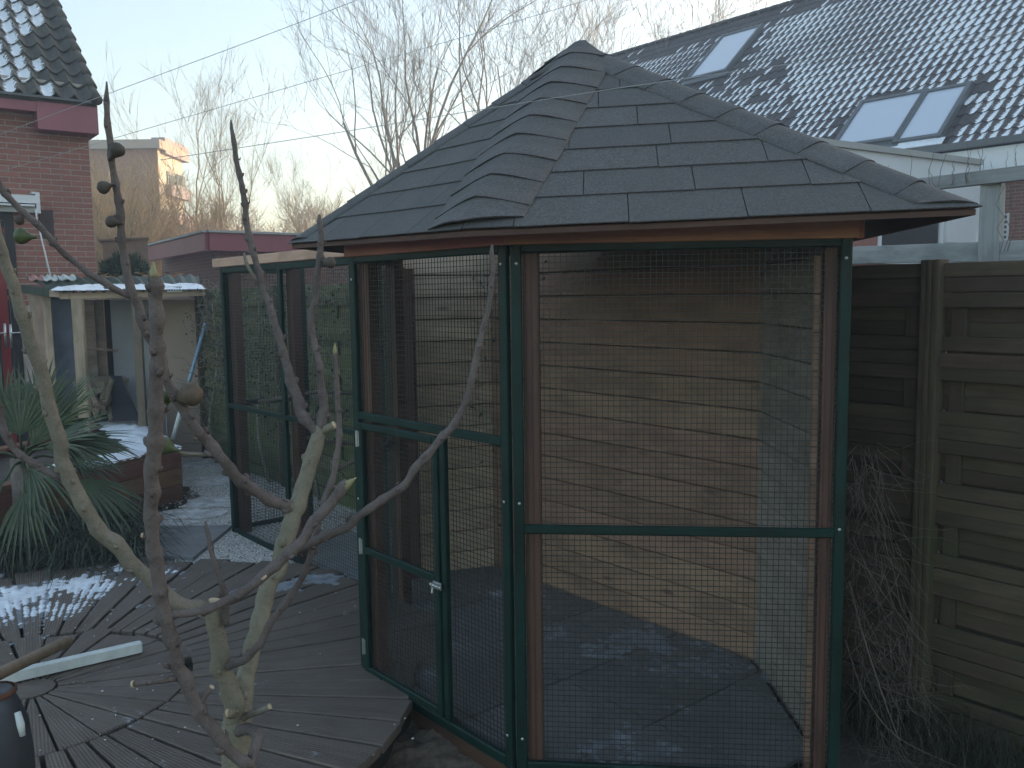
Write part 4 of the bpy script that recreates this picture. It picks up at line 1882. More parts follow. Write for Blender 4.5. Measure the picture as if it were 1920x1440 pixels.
# blue-white tube leaning by the run
pl = thing('leaning_pole', 'blue and white metal pole leaning left of the wire run', 'pole', at(326, 830, 7.9))
m = MB()
m.tube([at(385, 606, 8.3), at(357, 706, 8.15), at(352, 722, 8.12)], [.018, .018, .018], 8)
m.build('upper_tube', 'blue_tube', pl, True)
m = MB()
m.tube([at(352, 722, 8.12), at(324, 824, 7.95)], [.022, .022], 8)
m.build('lower_tube', 'white_bar', pl, True)
rg = thing('plastic_bag', 'crumpled blue white bag at the foot of the fence', 'bag', gp(352, 838))
m = MB()
c = gp(350, 842)
i0 = 0
q = random.Random(4)
rings = []
for k in range(6):
    z = .16 * k / 5
    r_ = .13 * (1 - (k / 5) ** 2) + .02
    for j in range(9):
        a = 2 * pi * j / 9
        rr_ = r_ * q.uniform(.6, 1.25)
        m.v.append((c.x + rr_ * cos(a), c.y + rr_ * sin(a), z + q.uniform(0, .02)))
for k in range(5):
    for j in range(9):
        m.f.append((k * 9 + j, k * 9 + (j + 1) % 9, (k + 1) * 9 + (j + 1) % 9, (k + 1) * 9 + j))
m.f.append(tuple(range(45, 54)))
m.build('crumpled_film', 'white_label', rg)

# ================================================================== RAISED PLANTER
P1 = V((-2.74, 7.09, 0))
P0 = P1 + V((-.40, -.90, 0)).normalized() * 1.9
P2 = V((-3.88, 8.87, 0))
P3 = P0 + (P2 - P1) * .8
pz = .41
pt = thing('raised_planter', 'brown timber raised planter bed rimmed with snow', 'planter', P1)
cp = (P0 + P1 + P2 + P3) / 4
for p, q in ((P0, P1), (P1, P2), (P2, P3), (P3, P0)):
    nn = (q - p).cross(UP).normalized()
    if nn.dot((p + q) / 2 - cp) < 0:
        nn = -nn
    for k in range(3):
        z = .068 + k * .137
        board('side_board', 'planter_wood', p + UP * z, q + UP * z, .132, .03, nn, pt)
for p in (P0, P1, P2, P3):
    c = p + (cp - p).normalized() * .05
    board('corner_post', 'planter_wood', c, c + UP * .42, .06, .06, (1, 0, 0), pt)
for p, q in ((P0, P1), (P1, P2), (P2, P3)):
    nn = (q - p).cross(UP).normalized()
    if nn.dot((p + q) / 2 - cp) < 0:
        nn = -nn
    board('rim', 'planter_wood', p - nn * .05 + UP * (pz + .014), q - nn * .05 + UP * (pz + .014), .12, .028, UP, pt)
m = MB()
m.prism([p + (cp - p).normalized() * .08 + UP * .30 for p in (P0, P1, P2, P3)], UP * .05)
m.build('soil', 'soil', pt)


def planter_snow(x, y):
    p = V((x, y, 0))
    f = -9
    for a, b, w in ((P0, P1, .14), (P1, P2, .17)):
        d = (b - a)
        L = d.length
        d = d / L
        t = (p - a).dot(d)
        nn = d.cross(UP)
        if nn.dot((a + b) / 2 - cp) > 0:
            nn = -nn
        s = (p - a).dot(nn)
        g = min(w * 2 - s, s + .0, t + .02, L - t + .02)
        if a is P0:
            g = min(g, .2 - abs(t - 1.35) * .5 + fb(x, y, 8, 5) * .4)
        f = max(f, g)
    return f + fb(x, y, 3, 6) * .16


snow_field('planter_snow', 'thick white snow curving along the rim of the raised planter', planter_snow, (-5.2, 5.2, -2.6, 9.2), pz + .025, .03, .05, 5.5)

# ================================================================== PALM
palm = thing('fan_palm', 'green fan palm spreading beside the raised planter', 'palm', at(60, 1000, 5.6))
pb = at(45, 905, 5.7)
m = MB()
m.tube([V((pb.x, pb.y, 0)), V((pb.x + .02, pb.y, .3)), V((pb.x, pb.y, .62))], [.10, .09, .07], 10, wob=.25)
m.build('trunk', 'vine_bark', palm, True)


def frond(base, hub, direction, normal, length, spread, n, droop, seed):
    q = random.Random(seed)
    fx = V(direction).normalized()
    nz = V(normal)
    nz = (nz - fx * nz.dot(fx)).normalized()
    fy = nz.cross(fx)
    pet = MB()
    mid = (base + hub) / 2 + UP * .03
    pet.tube([base, mid, hub], [.011, .009, .008], 6)
    po = pet.build('frond', 'palm_leaf', palm, True)
    m = MB()
    for k in range(n):
        t = k / (n - 1) * 2 - 1
        an = t * spread / 2 + q.uniform(-.02, .02)
        L = length * (1 - .22 * abs(t) ** 2) * q.uniform(.9, 1.05)
        d = fx * cos(an) + fy * sin(an)
        s = nz.cross(d)
        w = .0105 * q.uniform(.8, 1.15)
        kink = q.uniform(.45, .8) if q.random() < .3 else 2
        pts_ = []
        for j in range(7):
            u_ = j / 6
            dd = droop * u_ ** 2.2 * L * q.uniform(.9, 1.1)
            c = hub + d * (L * u_) - UP * (dd + max(0, u_ - kink) * L * .45) + nz * (.02 * (k % 2) * u_ * (1 - u_))
            ww = w * (.35 + 1.3 * u_) if u_ < .45 else w * (.94 * (1 - ((u_ - .45) / .55) ** 1.7) + .03)
            pts_.append((c - s * ww + nz * ww * .5, c, c + s * ww + nz * ww * .5))
        for j in range(6):
            a, b = pts_[j], pts_[j + 1]
            m.face([a[0], a[1], b[1], b[0]])
            m.face([a[1], a[2], b[2], b[1]])
    m.build('leaflets', 'palm_leaf', po)


FR = [  # hub px,py,Y ; tip px,py,Y ; normal ; spread ; leaflets ; droop
    ((38, 815, 5.6), (30, 680, 5.7), (.1, -1, .25), 2.3, 28, .02),
    ((100, 800, 5.7), (195, 700, 5.6), (-.3, -.7, .7), 1.2, 22, .05),
    ((110, 825, 5.5), (262, 838, 5.4), (0, -.35, 1), 1.3, 24, .10),
    ((150, 900, 5.3), (262, 962, 5.2), (.2, -.4, 1), 1.5, 22, .25),
    ((45, 925, 5.2), (45, 1030, 5.0), (.2, -1, .5), 1.5, 12, .35),
    ((-20, 850, 5.6), (-110, 760, 5.6), (.2, -.8, .5), 1.9, 24, .05),
    ((55, 880, 5.4), (140, 925, 5.1), (0, -.5, 1), 1.2, 14, .4),
    ((10, 900, 5.3), (-80, 960, 5.1), (-.2, -.5, 1), 1.6, 20, .3),
    ((75, 780, 5.9), (95, 660, 6.1), (.1, -1, .2), 1.5, 20, .04),
    ((62, 835, 5.6), (135, 688, 5.7), (0, -1, .3), 1.5, 22, .06),
    ((5, 800, 5.7), (-15, 672, 5.8), (.1, -1, .2), 2.0, 24, .05),
    ((85, 840, 5.45), (205, 778, 5.3), (0, -.6, 1), 1.2, 20, .12),
    ((120, 860, 5.8), (240, 880, 5.9), (0, -.3, 1), 1.4, 20, .15),
]
crown = V((pb.x, pb.y, .60))
for k, (h, t, nrm, spd, n, dr_) in enumerate(FR):
    hub, tip = at(*h), at(*t)
    frond(crown, hub, tip - hub, nrm, (tip - hub).length, spd, n, dr_, k)

# grassy undergrowth below the palm
gd = thing('sedge_clump', 'dark overhanging sedge grass below the fan palm', 'grass', gp(120, 1060))
gd['kind'] = 'stuff'
m = MB()
q = random.Random(8)
for k in range(1500):
    b = gp(q.uniform(-60, 265), q.uniform(985, 1075))
    a = q.uniform(0, 6.28)
    L = q.uniform(.25, .55)
    d = V((cos(a), sin(a) - .4, 0)).normalized()
    s = V((-d.y, d.x, 0)) * q.uniform(.002, .004)
    h = q.uniform(.10, .26)
    p0_ = b
    p1_ = b + d * L * .35 + UP * h
    p2_ = b + d * L * .75 + UP * (h * .85)
    p3_ = b + d * L + UP * (h * .3)
    m.face([p0_ - s, p0_ + s, p1_ + s, p1_ - s])
    m.face([p1_ - s, p1_ + s, p2_ + s, p2_ - s])
    m.face([p2_ - s, p2_ + s, p3_])
m.build('blades', 'grass_dark', gd)

# ================================================================== CLIMBER ON THE FENCE BEHIND THE RUN
cv = thing('climbing_plant', 'tangled climber on the fence behind the wire run', 'climber', F0 + FU * 4.4)
m = MB()
lf = MB()
q = random.Random(14)
for k in range(420):
    s = q.uniform(1.9, 6.9)
    z = q.uniform(.85, 1.8) if q.random() < .8 else q.uniform(.3, 1.2)
    p = F0 + FU * s - FN * q.uniform(.02, .16) + UP * z
    d = V((q.gauss(0, 1), q.gauss(0, .6), q.gauss(.2, .8))).normalized()
    pts_ = []
    for j in range(6):
        pts_.append(p.copy())
        d = (d + V((q.gauss(0, .5), q.gauss(0, .4), q.gauss(-.1, .5)))).normalized()
        p = p + d * q.uniform(.05, .11)
        off_ = (p - F0).dot(-FN)
        if off_ < .015:
            p -= FN * (.02 - off_)
        if off_ > .22:
            p += FN * (off_ - .2)
        p.z = min(p.z, 1.86)
        if q.random() < .9:
            c = p + V((q.gauss(0, .02), q.gauss(0, .02), q.gauss(0, .02)))
            a1 = V((q.gauss(0, 1), q.gauss(0, 1), q.gauss(0, 1))).normalized()
            b1 = a1.orthogonal().normalized()
            w = q.uniform(.008, .02)
            lf.face([c - a1 * w, c - b1 * w * .6, c + a1 * w, c + b1 * w * .6])
    r0 = q.uniform(.0015, .004)
    m.tube(pts_, [r0 * (1 - .12 * j) for j in range(6)], 5)
for s in (2.6, 3.7, 4.6, 5.5, 6.6):
    pts_ = [F0 + FU * (s + .12 * sin(z_ * 3 + s)) - FN * (.06 + .03 * sin(z_ * 5)) + UP * z_ for z_ in [x * .2 for x in range(9)]]
    m.tube(pts_, [.016 - .0012 * j for j in range(9)], 6)
m.build('stems', 'pale_stem', cv, True)
lf.build('leaves', 'ivy_leaf', cv)
dry = thing('dry_bush', 'dry brown twiggy bush between lean-to shed and wire run', 'bush', at(400, 700, 8.4))
m = MB()
for k in range(110):
    p = at(q.uniform(375, 425), q.uniform(560, 840), q.uniform(8.0, 8.6))
    d = V((q.gauss(0, 1), q.gauss(0, 1), q.gauss(.6, .8))).normalized()
    pts_ = []
    for j in range(6):
        pts_.append(p.copy())
        d = (d + V((q.gauss(0, .35), q.gauss(0, .35), q.gauss(0, .35)))).normalized()
        p = p + d * .06
    m.tube(pts_, [.0045 * (1 - .13 * j) for j in range(6)], 4)
m.build('twigs', 'vine_bark', dry, True, kind='stuff')

# dry twigs hanging by the right-hand fence
dt = thing('dry_twigs', 'dry vine twigs hanging against the fence right of the aviary', 'vine', V((1.3, 3.2, 0)))
m = MB()
q = random.Random(31)
spec = [((1592, 1090), (1615, 1180), (1650, 1290), (1690, 1400), 3.05, 3.0), ((1600, 1010), (1640, 1090), (1700, 1170), (1740, 1215), 3.2, 1.8), ((1585, 1200), (1620, 1300), (1680, 1380), (1800, 1440), 3.0, 1.8), ((1668, 1040), (1680, 1090), (1690, 1140), (1716, 1180), 3.2, 1.6)]
for a_, b_, c_, d_, Y, r_ in spec:
    pts_ = [(at(*a_, Y), .001 * r_), (at(*b_, Y - .02), .001 * r_), (at(*c_, Y - .05), .001 * r_), (at(*d_, Y - .08), .0005 * r_)]
    w_ = catmull(pts_, .04)
    m.tube([x[0] for x in w_], [x[1] for x in w_], 5)
for k in range(330):
    px, py = q.uniform(1583, 1760), q.uniform(830, 1440)
    px = 1583 + (px - 1583) * (.35 + .65 * (py - 830) / 600)
    Y = q.uniform(3.0, 3.25)
    x, y = px, py
    pts_ = []
    a = q.gauss(1.2, .5)
    for j in range(6):
        pts_.append(at(x, y, Y))
        a += q.gauss(0, .22)
        x += 24 * cos(a)
        y += 24 * sin(a)
        Y -= q.uniform(0, .02)
    pts_ = [p if p.z > -.08 else V((p.x, p.y, -.08)) for p in pts_]
    r_ = q.uniform(.0006, .0014)
    m.tube(pts_, [r_ * (1 - .12 * j) for j in range(6)], 4)
m.build('twigs', 'vine_bark', dt, True, kind='stuff')
wd = thing('dead_weeds', 'dark dead weeds at the foot of the right-hand fence', 'weeds', V((1.5, 3.1, -.09)))
wd['kind'] = 'stuff'
m = MB()
for k in range(900):
    b = F0 + FU * q.uniform(-1.2, .05) - FN * q.uniform(.03, .26) - UP * .09
    a = q.uniform(0, 6.28)
    d = V((cos(a), sin(a), 0))
    h = q.uniform(.05, .22)
    s_ = V((-d.y, d.x, 0)) * q.uniform(.001, .003)
    e_ = b + d * h * .5 + UP * h
    m.face([b - s_, b + s_, e_ + s_ * .6, e_ - s_ * .6])
    m.face([e_ - s_ * .6, e_ + s_ * .6, e_ + d * h * .4 - UP * h * .1])
m.build('blades', 'grass_dark', wd)

# ================================================================== BACKGROUND: GARAGE, FLATS, TREES
gr = thing('garage', 'flat roofed brick garage with maroon fascia beyond the run', 'garage', at(390, 540, 15))
gc_ = at(388, 436, 15.0)
gz1, gz0 = gc_.z, at(388, 470, 15).z
gl_ = at(190, 460, 16.5); gr_ = at(760, 441, 17.5)
Gc, Gl, Gr = V((gc_.x, gc_.y, 0)), V((gl_.x, gl_.y + 2.2, 0)), V((gr_.x, gr_.y, 0))
m = MB()
inn = V((.1, .35, 0))
wallface(m, Gl + inn, Gc + inn, 0, gz0 + .05)
wallface(m, Gc + inn, Gr + inn, 0, gz0 + .05)
m.build('wall', 'garage_brick', gr)
for a_, b_, mt in ((Gl, Gc, 'maroon_far'), (Gc, Gr, 'maroon_far')):
    d = (b_ - a_).normalized()
    nn = V((d.y, -d.x, 0))
    board('fascia', mt, a_ + UP * (gz0 + gz1) / 2 + d * .02, b_ + UP * (gz0 + gz1) / 2 - d * .02, gz1 - gz0, .08, nn, gr)
    board('roof_edge', 'grey_trim', a_ + UP * (gz1 + .022), b_ + UP * (gz1 + .022), .16, .04, UP, gr)
m = MB()
bq = V((0, 7, 0))
m.prism([Gl + UP * (gz1 - .08) + inn, Gc + UP * (gz1 - .08) + inn, Gr + UP * (gz1 - .08) + inn, Gr + bq + UP * (gz1 - .08), Gl + bq + UP * (gz1 - .08)], (0, 0, .06))
m.build('roof', 'lead_grey', gr)

# low tan shed left of the garage
ts = thing('tan_outbuilding', 'tan outbuilding left of the maroon garage', 'outbuilding', at(230, 520, 14.6))
m = MB()
a_, b_ = at(192, 456, 14.6), at(276, 448, 14.2)
m.prism([V((a_.x, a_.y, 0)), V((b_.x, b_.y, 0)), V((b_.x * 1.06, b_.y * 1.06, 0)), V((a_.x * 1.06, a_.y * 1.06, 0))], UP * b_.z)
m.build('wall', 'panel_tan', ts)
m = MB()
m.prism([V((a_.x - .05, a_.y - .06, b_.z + .003)), V((b_.x + .05, b_.y - .06, b_.z + .003)), V((b_.x * 1.06, b_.y * 1.06, b_.z + .003)), V((a_.x * 1.06, a_.y * 1.06, b_.z + .003))], UP * .025)
m.build('roof', 'panel_tan', ts)

fl = thing('flats_building', 'sunlit brown and cream flats behind the leafless bushes', 'building', at(250, 560, 42))
FY = 42


def fbx(name, mat, x0, x1, y0, y1, Y0, depth, parent=fl, z0=None):
    a_, b_ = at(x0, (y0 + y1) / 2, Y0), at(x1, (y0 + y1) / 2, Y0)
    zt_, zb_ = at((x0 + x1) / 2, y0, Y0).z, at((x0 + x1) / 2, y1, Y0).z if z0 is None else z0
    m = MB()
    P_ = [V((a_.x, Y0, zb_)), V((b_.x, Y0, zb_)), V((b_.x, Y0, zt_)), V((a_.x, Y0, zt_))]
    u4 = [(P_[0].x, zb_), (P_[1].x, zb_), (P_[1].x, zt_), (P_[0].x, zt_)]
    m.face(P_, u4)
    Q_ = [p + V((0, depth, 0)) for p in P_]
    m.face([P_[1], Q_[1], Q_[2], P_[2]], [(0, zb_), (depth, zb_), (depth, zt_), (0, zt_)])
    m.face([P_[3], P_[2], Q_[2], Q_[3]], [(0, 0)] * 4)
    m.face([Q_[0], P_[0], P_[3], Q_[3]], [(0, zb_), (depth, zb_), (depth, zt_), (0, zt_)])
    m.face([Q_[1], Q_[0], Q_[3], Q_[2]], u4)
    m.face([P_[1], P_[0], Q_[0], Q_[1]], [(0, 0)] * 4)
    return m.build(name, mat, parent)


fbx('wall', 'flat_brick', 90, 300, 279, 500, FY, 3, z0=0)
fbx('roof_band', 'beige_panel', 85, 299, 262, 278.6, FY - .3, 3.3)
XS = at(300, 400, FY).x                  # plane of the sunlit end wall


def end_box(name, mat, x0, x1, y0, y1, proud, parent=fl, z0=None):
    """A slab on the end wall that faces right, between two lines of sight."""
    def pt(px, py):
        d = ray(px, py)
        return CAM + d * (XS / d.x)
    a_, b_ = pt(x0, (y0 + y1) / 2), pt(x1, (y0 + y1) / 2)
    zt_ = pt((x0 + x1) / 2, y0).z
    zb_ = pt((x0 + x1) / 2, y1).z if z0 is None else z0
    m = MB()
    m.abox((XS - .4, a_.y, zb_), (XS + proud, b_.y, zt_))
    return m.build(name, mat, parent)


end_box('end_wall', 'cream_paint', 301, 345, 290, 500, .02, z0=0)
end_box('end_band', 'lavender_panel', 300.5, 345, 268, 296, .25)
w_ = end_box('window', 'grey_trim', 312, 346, 327, 350, .08)
end_box('pane', 'window_dark', 314, 325, 329, 348, .10, w_)
end_box('pane', 'window_dark', 327, 344, 329, 348, .10, w_)
end_box('balcony_panel', 'lavender_panel', 310, 347, 352, 372, .30)
end_box('balcony_panel', 'lavender_panel', 303, 350, 400, 421, .35)
fbx('plinth_band', 'beige_panel', 60, 352, 424, 434, FY - .6, .5)

# dark conifer behind the shed
cf = thing('conifer_shrub', 'dark green conifer shrub behind the lean-to shed roof', 'shrub', at(232, 560, 11.5))
m = MB()
cc = at(232, 506, 11.5)
m.tube([V((cc.x, cc.y, 0)), cc - UP * .1], [.06, .04], 7)
m.build('trunk', 'vine_bark', cf)
m = MB()
q = random.Random(51)
for k in range(2600):
    d = V((q.gauss(0, 1), q.gauss(0, 1), q.gauss(0, 1))).normalized()
    r_ = q.uniform(.3, 1) ** .5
    wob_ = .8 + .35 * noise.noise(d * 2.2)
    p = cc + V((d.x * .34, d.y * .32, d.z * .26 - .03)) * r_ * wob_
    a1 = (d + V((q.gauss(0, .5), q.gauss(0, .5), q.gauss(.4, .4)))).normalized()
    b1 = a1.orthogonal().normalized() * .007
    m.face([p - b1, p + b1, p + a1 * q.uniform(.05, .1)])
m.build('crown', 'conifer', cf)


def bare_tree(name, label, base, height, spread, seed, r0, stems=3, lev=5, bk=('tree_bark', 'twig_bark'), group=None, fork=.25, upw=.25, nk=(3, 5), cat='tree', lean=(0, 0), angs=(.25, .75), rmin=None):
    rmin = rmin or .004 * height / 8
    q = random.Random(seed)
    big, small = MB(), MB()
    cnt = [0]

    def grow(p, d, L, r, depth, tip):
        n = 5 if depth < 3 else 4
        pts_, rad = [p.copy()], [r]
        kids = []
        for j in range(n):
            d = (d + V((q.gauss(0, .13), q.gauss(0, .13), q.gauss(0, .08) + upw * .12))).normalized()
            p = p + d * (L / n)
            pts_.append(p.copy())
            rad.append(r * (1 - (1 - tip) * (j + 1) / n))
            if j >= (2 if depth == 0 else 1) - 1:
                kids.append((p.copy(), d.copy(), rad[-1]))
        (big if depth < 2 else small).tube(pts_, rad, 7 if depth < 1 else (5 if depth < 2 else 3), cap=False)
        cnt[0] += 1
        if depth >= lev:
            return
        nk_ = q.randint(*nk)
        for k in range(nk_):
            pp_, dd_, rr_ = kids[min(len(kids) - 1, int(q.random() * len(kids)))] if k else kids[-1]
            ang = q.uniform(*angs) if k else q.uniform(.05, .3)
            ax_ = dd_.orthogonal()
            ax_.rotate(Matrix.Rotation(q.uniform(0, 2 * pi), 3, dd_))
            nd = dd_.copy()
            nd.rotate(Matrix.Rotation(ang, 3, ax_))
            nd = (nd + V((0, 0, upw))).normalized()
            grow(pp_, nd, L * q.uniform(.5, .78), max(rr_ * q.uniform(.5, .72), rmin), depth + 1, .45)

    b = V(base)
    for s_ in range(stems):
        a = 2 * pi * s_ / stems + q.uniform(-.4, .4)
        d = V((cos(a) * spread + lean[0], sin(a) * spread * .6 + lean[1], 1)).normalized()
        grow(b + V((cos(a), sin(a), 0)) * r0 * .8, d, height * q.uniform(.34, .46), r0 * q.uniform(.7, 1), 0, .55)
    t = thing(name, label, cat, base, group)
    big.build('trunk', bk[0], t, True)
    small.build('crown', bk[1], t)
    return t


def ground_at(px, Y):
    p = at(px, 560, Y)
    return V((p.x, p.y, 0))


bare_tree('bare_tree', 'large many stemmed leafless tree rising behind the shingled roof', ground_at(830, 33), 16.5, .36, 5, .17, 8, 5, group='leafless trees', nk=(3, 4), upw=.2, rmin=.006)
bare_tree('bare_tree', 'slim upright leafless tree beyond the maroon garage', ground_at(408, 28), 9.4, .07, 12, .10, 2, 5, ('bush_twig', 'bush_twig'), 'leafless trees', nk=(3, 4), upw=.25, angs=(.25, .55), rmin=.0042)
bare_tree('bare_tree', 'leafless tree behind the ridge, just right of the shingled apex', ground_at(1215, 46), 21, .35, 9, .2, 4, 5, group='leafless trees', nk=(3, 4))
bare_tree('bare_tree', 'leafless tree above the ridge near the top edge, left of the high skylight', ground_at(1370, 52), 23, .4, 10, .2, 4, 5, ('bush_twig', 'bush_twig'), 'leafless trees', nk=(3, 4))
bare_tree('bare_tree', 'distant leafless tree right behind the left eave of the shingled roof', ground_at(660, 38), 7.6, .6, 17, .11, 5, 5, ('bush_twig', 'bush_twig'), 'leafless trees', nk=(3, 5))
bare_tree('bare_tree', 'thin leafless tree between the slim tree and the shingled roof', ground_at(500, 30), 6.5, .3, 23, .06, 3, 5, ('bush_twig', 'bush_twig'), 'leafless trees', nk=(3, 4))
for k, (px, Y, h, lab) in enumerate(((200, 24, 4.8, 'golden twiggy bush against the brick house corner'), (245, 26, 5.2, 'golden twiggy bush in the middle before the brown flats'), (292, 23, 4.2, 'golden twiggy bush before the right corner of the flats'), (330, 30, 6.0, 'tall golden bush reaching above the flats roof band'))):
    bare_tree('bare_bush', lab, ground_at(px, Y), h, .55, 40 + k, .05, 8, 4, ('bush_twig', 'bush_twig'), 'golden leafless bushes', nk=(4, 6), cat='bush', upw=.15, rmin=.0075)
# the far wood that closes the horizon
m = MB()
q = random.Random(77)
for k in range(620):
    px = q.uniform(-300, 1250)
    Y = q.uniform(58, 100)
    b = ground_at(px, Y)
    h = q.uniform(4.0, 8.5)
    d = V((q.gauss(0, .12), 0, 1)).normalized()
    m.tube([b, b + d * h * .5, b + d * h], [.10, .07, .02], 4, cap=False)
    for j in range(26):
        t = q.uniform(.25, 1)
        p = b + d * h * t
        a = q.uniform(0, 6.28)
        e = V((cos(a), sin(a) * .5, q.uniform(.3, 1.3))).normalized() * q.uniform(.8, 2.2)
        m.tube([p, p + e * .5, p + e + V((0, 0, .15))], [.035, .024, .008], 3, cap=False)
        f_ = e.orthogonal().normalized() * .6
        m.tube([p + e * .5, p + e * .8 + f_], [.02, .006], 3, cap=False)
        m.tube([p + e * .4, p + e * .7 - f_], [.02, .006], 3, cap=False)
m.build('far_wood', 'bush_twig', None, kind='stuff', label='distant bare wood along the horizon', cat='wood')

# ================================================================== FIG TREE (foreground)
fig = thing('fig_tree', 'leafless pruned fig tree with a few small figs in the foreground', 'fig tree', V((at(445, 1345, 1.88).x, 1.88, 0)))
FIGQ = random.Random(6)


def limb(spec, mat, name='branch', sides=10, taper_tip=False, seed=0, node=.055):
    """spec: (px, py, Y, radius in photo pixels)."""
    pts_ = [(at(px, py, Y), r * (.88 if mat == 'fig_bark_young' else .95) * Y / F) for px, py, Y, r in spec]
    w_ = catmull(pts_, .009)
    q = random.Random(seed + 100)
    # swollen nodes with leaf scars
    node *= .8 if mat == 'fig_bark_young' else 1
    acc, nxt = 0, q.uniform(.02, node)
    rad = [x[1] for x in w_]
    P_ = [x[0].copy() for x in w_]
    scars = []
    for i in range(1, len(w_)):
        acc += (w_[i][0] - w_[i - 1][0]).length
        if acc > nxt:
            acc = 0
            nxt = q.uniform(node * .5, node * 1.35)
            r_ = w_[i][1]
            for j, k in ((-1, .3), (0, 1), (1, .55)):
                if 0 <= i + j < len(rad):
                    rad[i + j] *= 1 + (.22 if mat == 'fig_bark_young' else .10) * k
            scars.append((i, r_))
    for i in range(1, len(P_) - 1):
        P_[i] = P_[i] + V((noise.noise(P_[i] * 22 + V((seed, 0, 0))), 0, noise.noise(P_[i] * 22 + V((0, seed, 7))))) * rad[i] * .38
    m = MB()
    m.tube(P_, rad, sides, True, .16, seed)
    # scar knobs
    for i, r_ in scars:
        if i + 1 >= len(P_):
            continue
        t = (P_[min(i + 1, len(P_) - 1)] - P_[i - 1]).normalized()
        a = t.orthogonal()
        a.rotate(Matrix.Rotation(q.uniform(0, 6.28), 3, t))
        c = P_[i] + a * r_ * .75
        k = r_ * (q.uniform(.34, .60) if mat == 'fig_bark_young' else q.uniform(.2, .4))
        m.tube([c - t * k * 1.4 - a * k * .2, c - t * k * .5 + a * k * .25, c + t * k * .5 + a * k * .62, c + t * k * 1.0 + a * k * .75], [k * .9, k * 1.05, k * .8, k * .35], 6)
    for i, r_ in scars[::3]:
        if mat != 'fig_bark_young' or i + 2 >= len(P_) or r_ < .004:
            continue
        t = (P_[i + 1] - P_[i - 1]).normalized()
        a = t.orthogonal()
        a.rotate(Matrix.Rotation(q.uniform(0, 6.28), 3, t))
        m.tube([P_[i] + a * r_ * .8, P_[i] + a * r_ * 1.25 + t * r_ * .5, P_[i] + a * r_ * 1.35 + t * r_ * 1.2], [r_ * .34, r_ * .30, r_ * .06], 6)
    return m.build(name, mat, fig, True)


def fbud(px, py, Y, r, h, dx, dy, mat='bud_green'):
    a = at(px, py, Y)
    b = at(px + dx, py + dy, Y)
    d = (b - a).normalized()
    k = Y / F
    m = MB()
    m.lathe(a, d, [(0, r * k * .9), (h * k * .25, r * k), (h * k * .55, r * k * .7), (h * k * .85, r * k * .28), (h * k, r * k * .06)], 9)
    m.build('bud', mat, fig, True)


def figfruit(px, py, Y, r, dx, dy, mat, stem=None):
    """A fig whose narrow end points along (dx, dy) in the picture."""
    k = Y / F
    c = at(px, py, Y)
    d = (at(px + dx, py + dy, Y) - c).normalized()
    R_ = r * k
    base = c - d * R_
    m = MB()
    prof = [(0, .05), (.08, .42), (.3, .78), (.65, .98), (1.0, 1.0), (1.35, .86), (1.75, .55), (2.1, .30), (2.5, .20), (2.7, .17)]
    m.lathe(base, d, [(h * R_, w * R_) for h, w in prof], 14)
    # ribs and wrinkles
    for i, v_ in enumerate(m.v):
        p = V(v_)
        kx = noise.noise(p * 130) * (.10 if mat != 'fig_green' else .04)
        rd = p - c
        m.v[i] = tuple(p + rd * kx)
    m.build('fig', mat, fig, True)


def cutface(px, py, Y, r, dx, dy):
    k = Y / F
    a = at(px, py, Y)
    d = (at(px + dx, py + dy, Y) - a).normalized()
    m = MB()
    m.lathe(a - d * .002, d, [(0, r * k), (.0035, r * k * .96), (.0045, r * k * .5)], 10)
    m.build('cut_end', 'cut_wood', fig)


# main trunk down to the ground
tb = at(445, 1345, 1.88)
m = MB()
m.tube([V((tb.x - .01, 1.90, -.03)), V((tb.x - .012, 1.90, .2)), V((tb.x - .006, 1.89, .42)), tb + V((-.002, 0, -.02)), tb + UP * .02], [.060, .046, .040, .033, .026], 12, True, .15, 3)
m.build('trunk', 'fig_bark_old', fig, True)
limb([(447, 1375, 1.88, 24), (442, 1340, 1.87, 21), (425, 1277, 1.86, 19), (413, 1236, 1.85, 18), (404, 1173, 1.84, 17), (401, 1140, 1.84, 17), (402, 1127, 1.84, 14)], 'fig_bark_old', 'stem', 12, seed=1, node=.12)
cutface(403, 1126, 1.84, 12, .2, -1)
limb([(396, 1145, 1.84, 13), (372, 1138, 1.82, 13), (354, 1136, 1.81, 14), (325, 1127, 1.80, 15), (292, 1102, 1.79, 15), (258, 1065, 1.78, 15), (225, 1027, 1.77, 15), (192, 998, 1.76, 15), (167, 961, 1.75, 14.5), (142, 915, 1.74, 14), (125, 882, 1.73, 13.5), (110, 820, 1.72, 13), (93, 770, 1.71, 12.5), (80, 713, 1.70, 12.5), (63, 663, 1.69, 12), (47, 607, 1.68, 12), (33, 563, 1.67, 11), (20, 517, 1.66, 10.5), (7, 480, 1.65, 9.5), (-2, 445, 1.64, 8.5), (-15, 390, 1.63, 7)], 'fig_bark_mid', seed=2)
limb([(119, 899, 1.735, 7.5), (97, 888, 1.73, 7), (75, 876, 1.73, 7), (50, 860, 1.72, 7.5), (27, 843, 1.72, 7), (10, 815, 1.71, 7), (2, 785, 1.71, 6), (-6, 745, 1.70, 5)], 'fig_bark_young', seed=3)
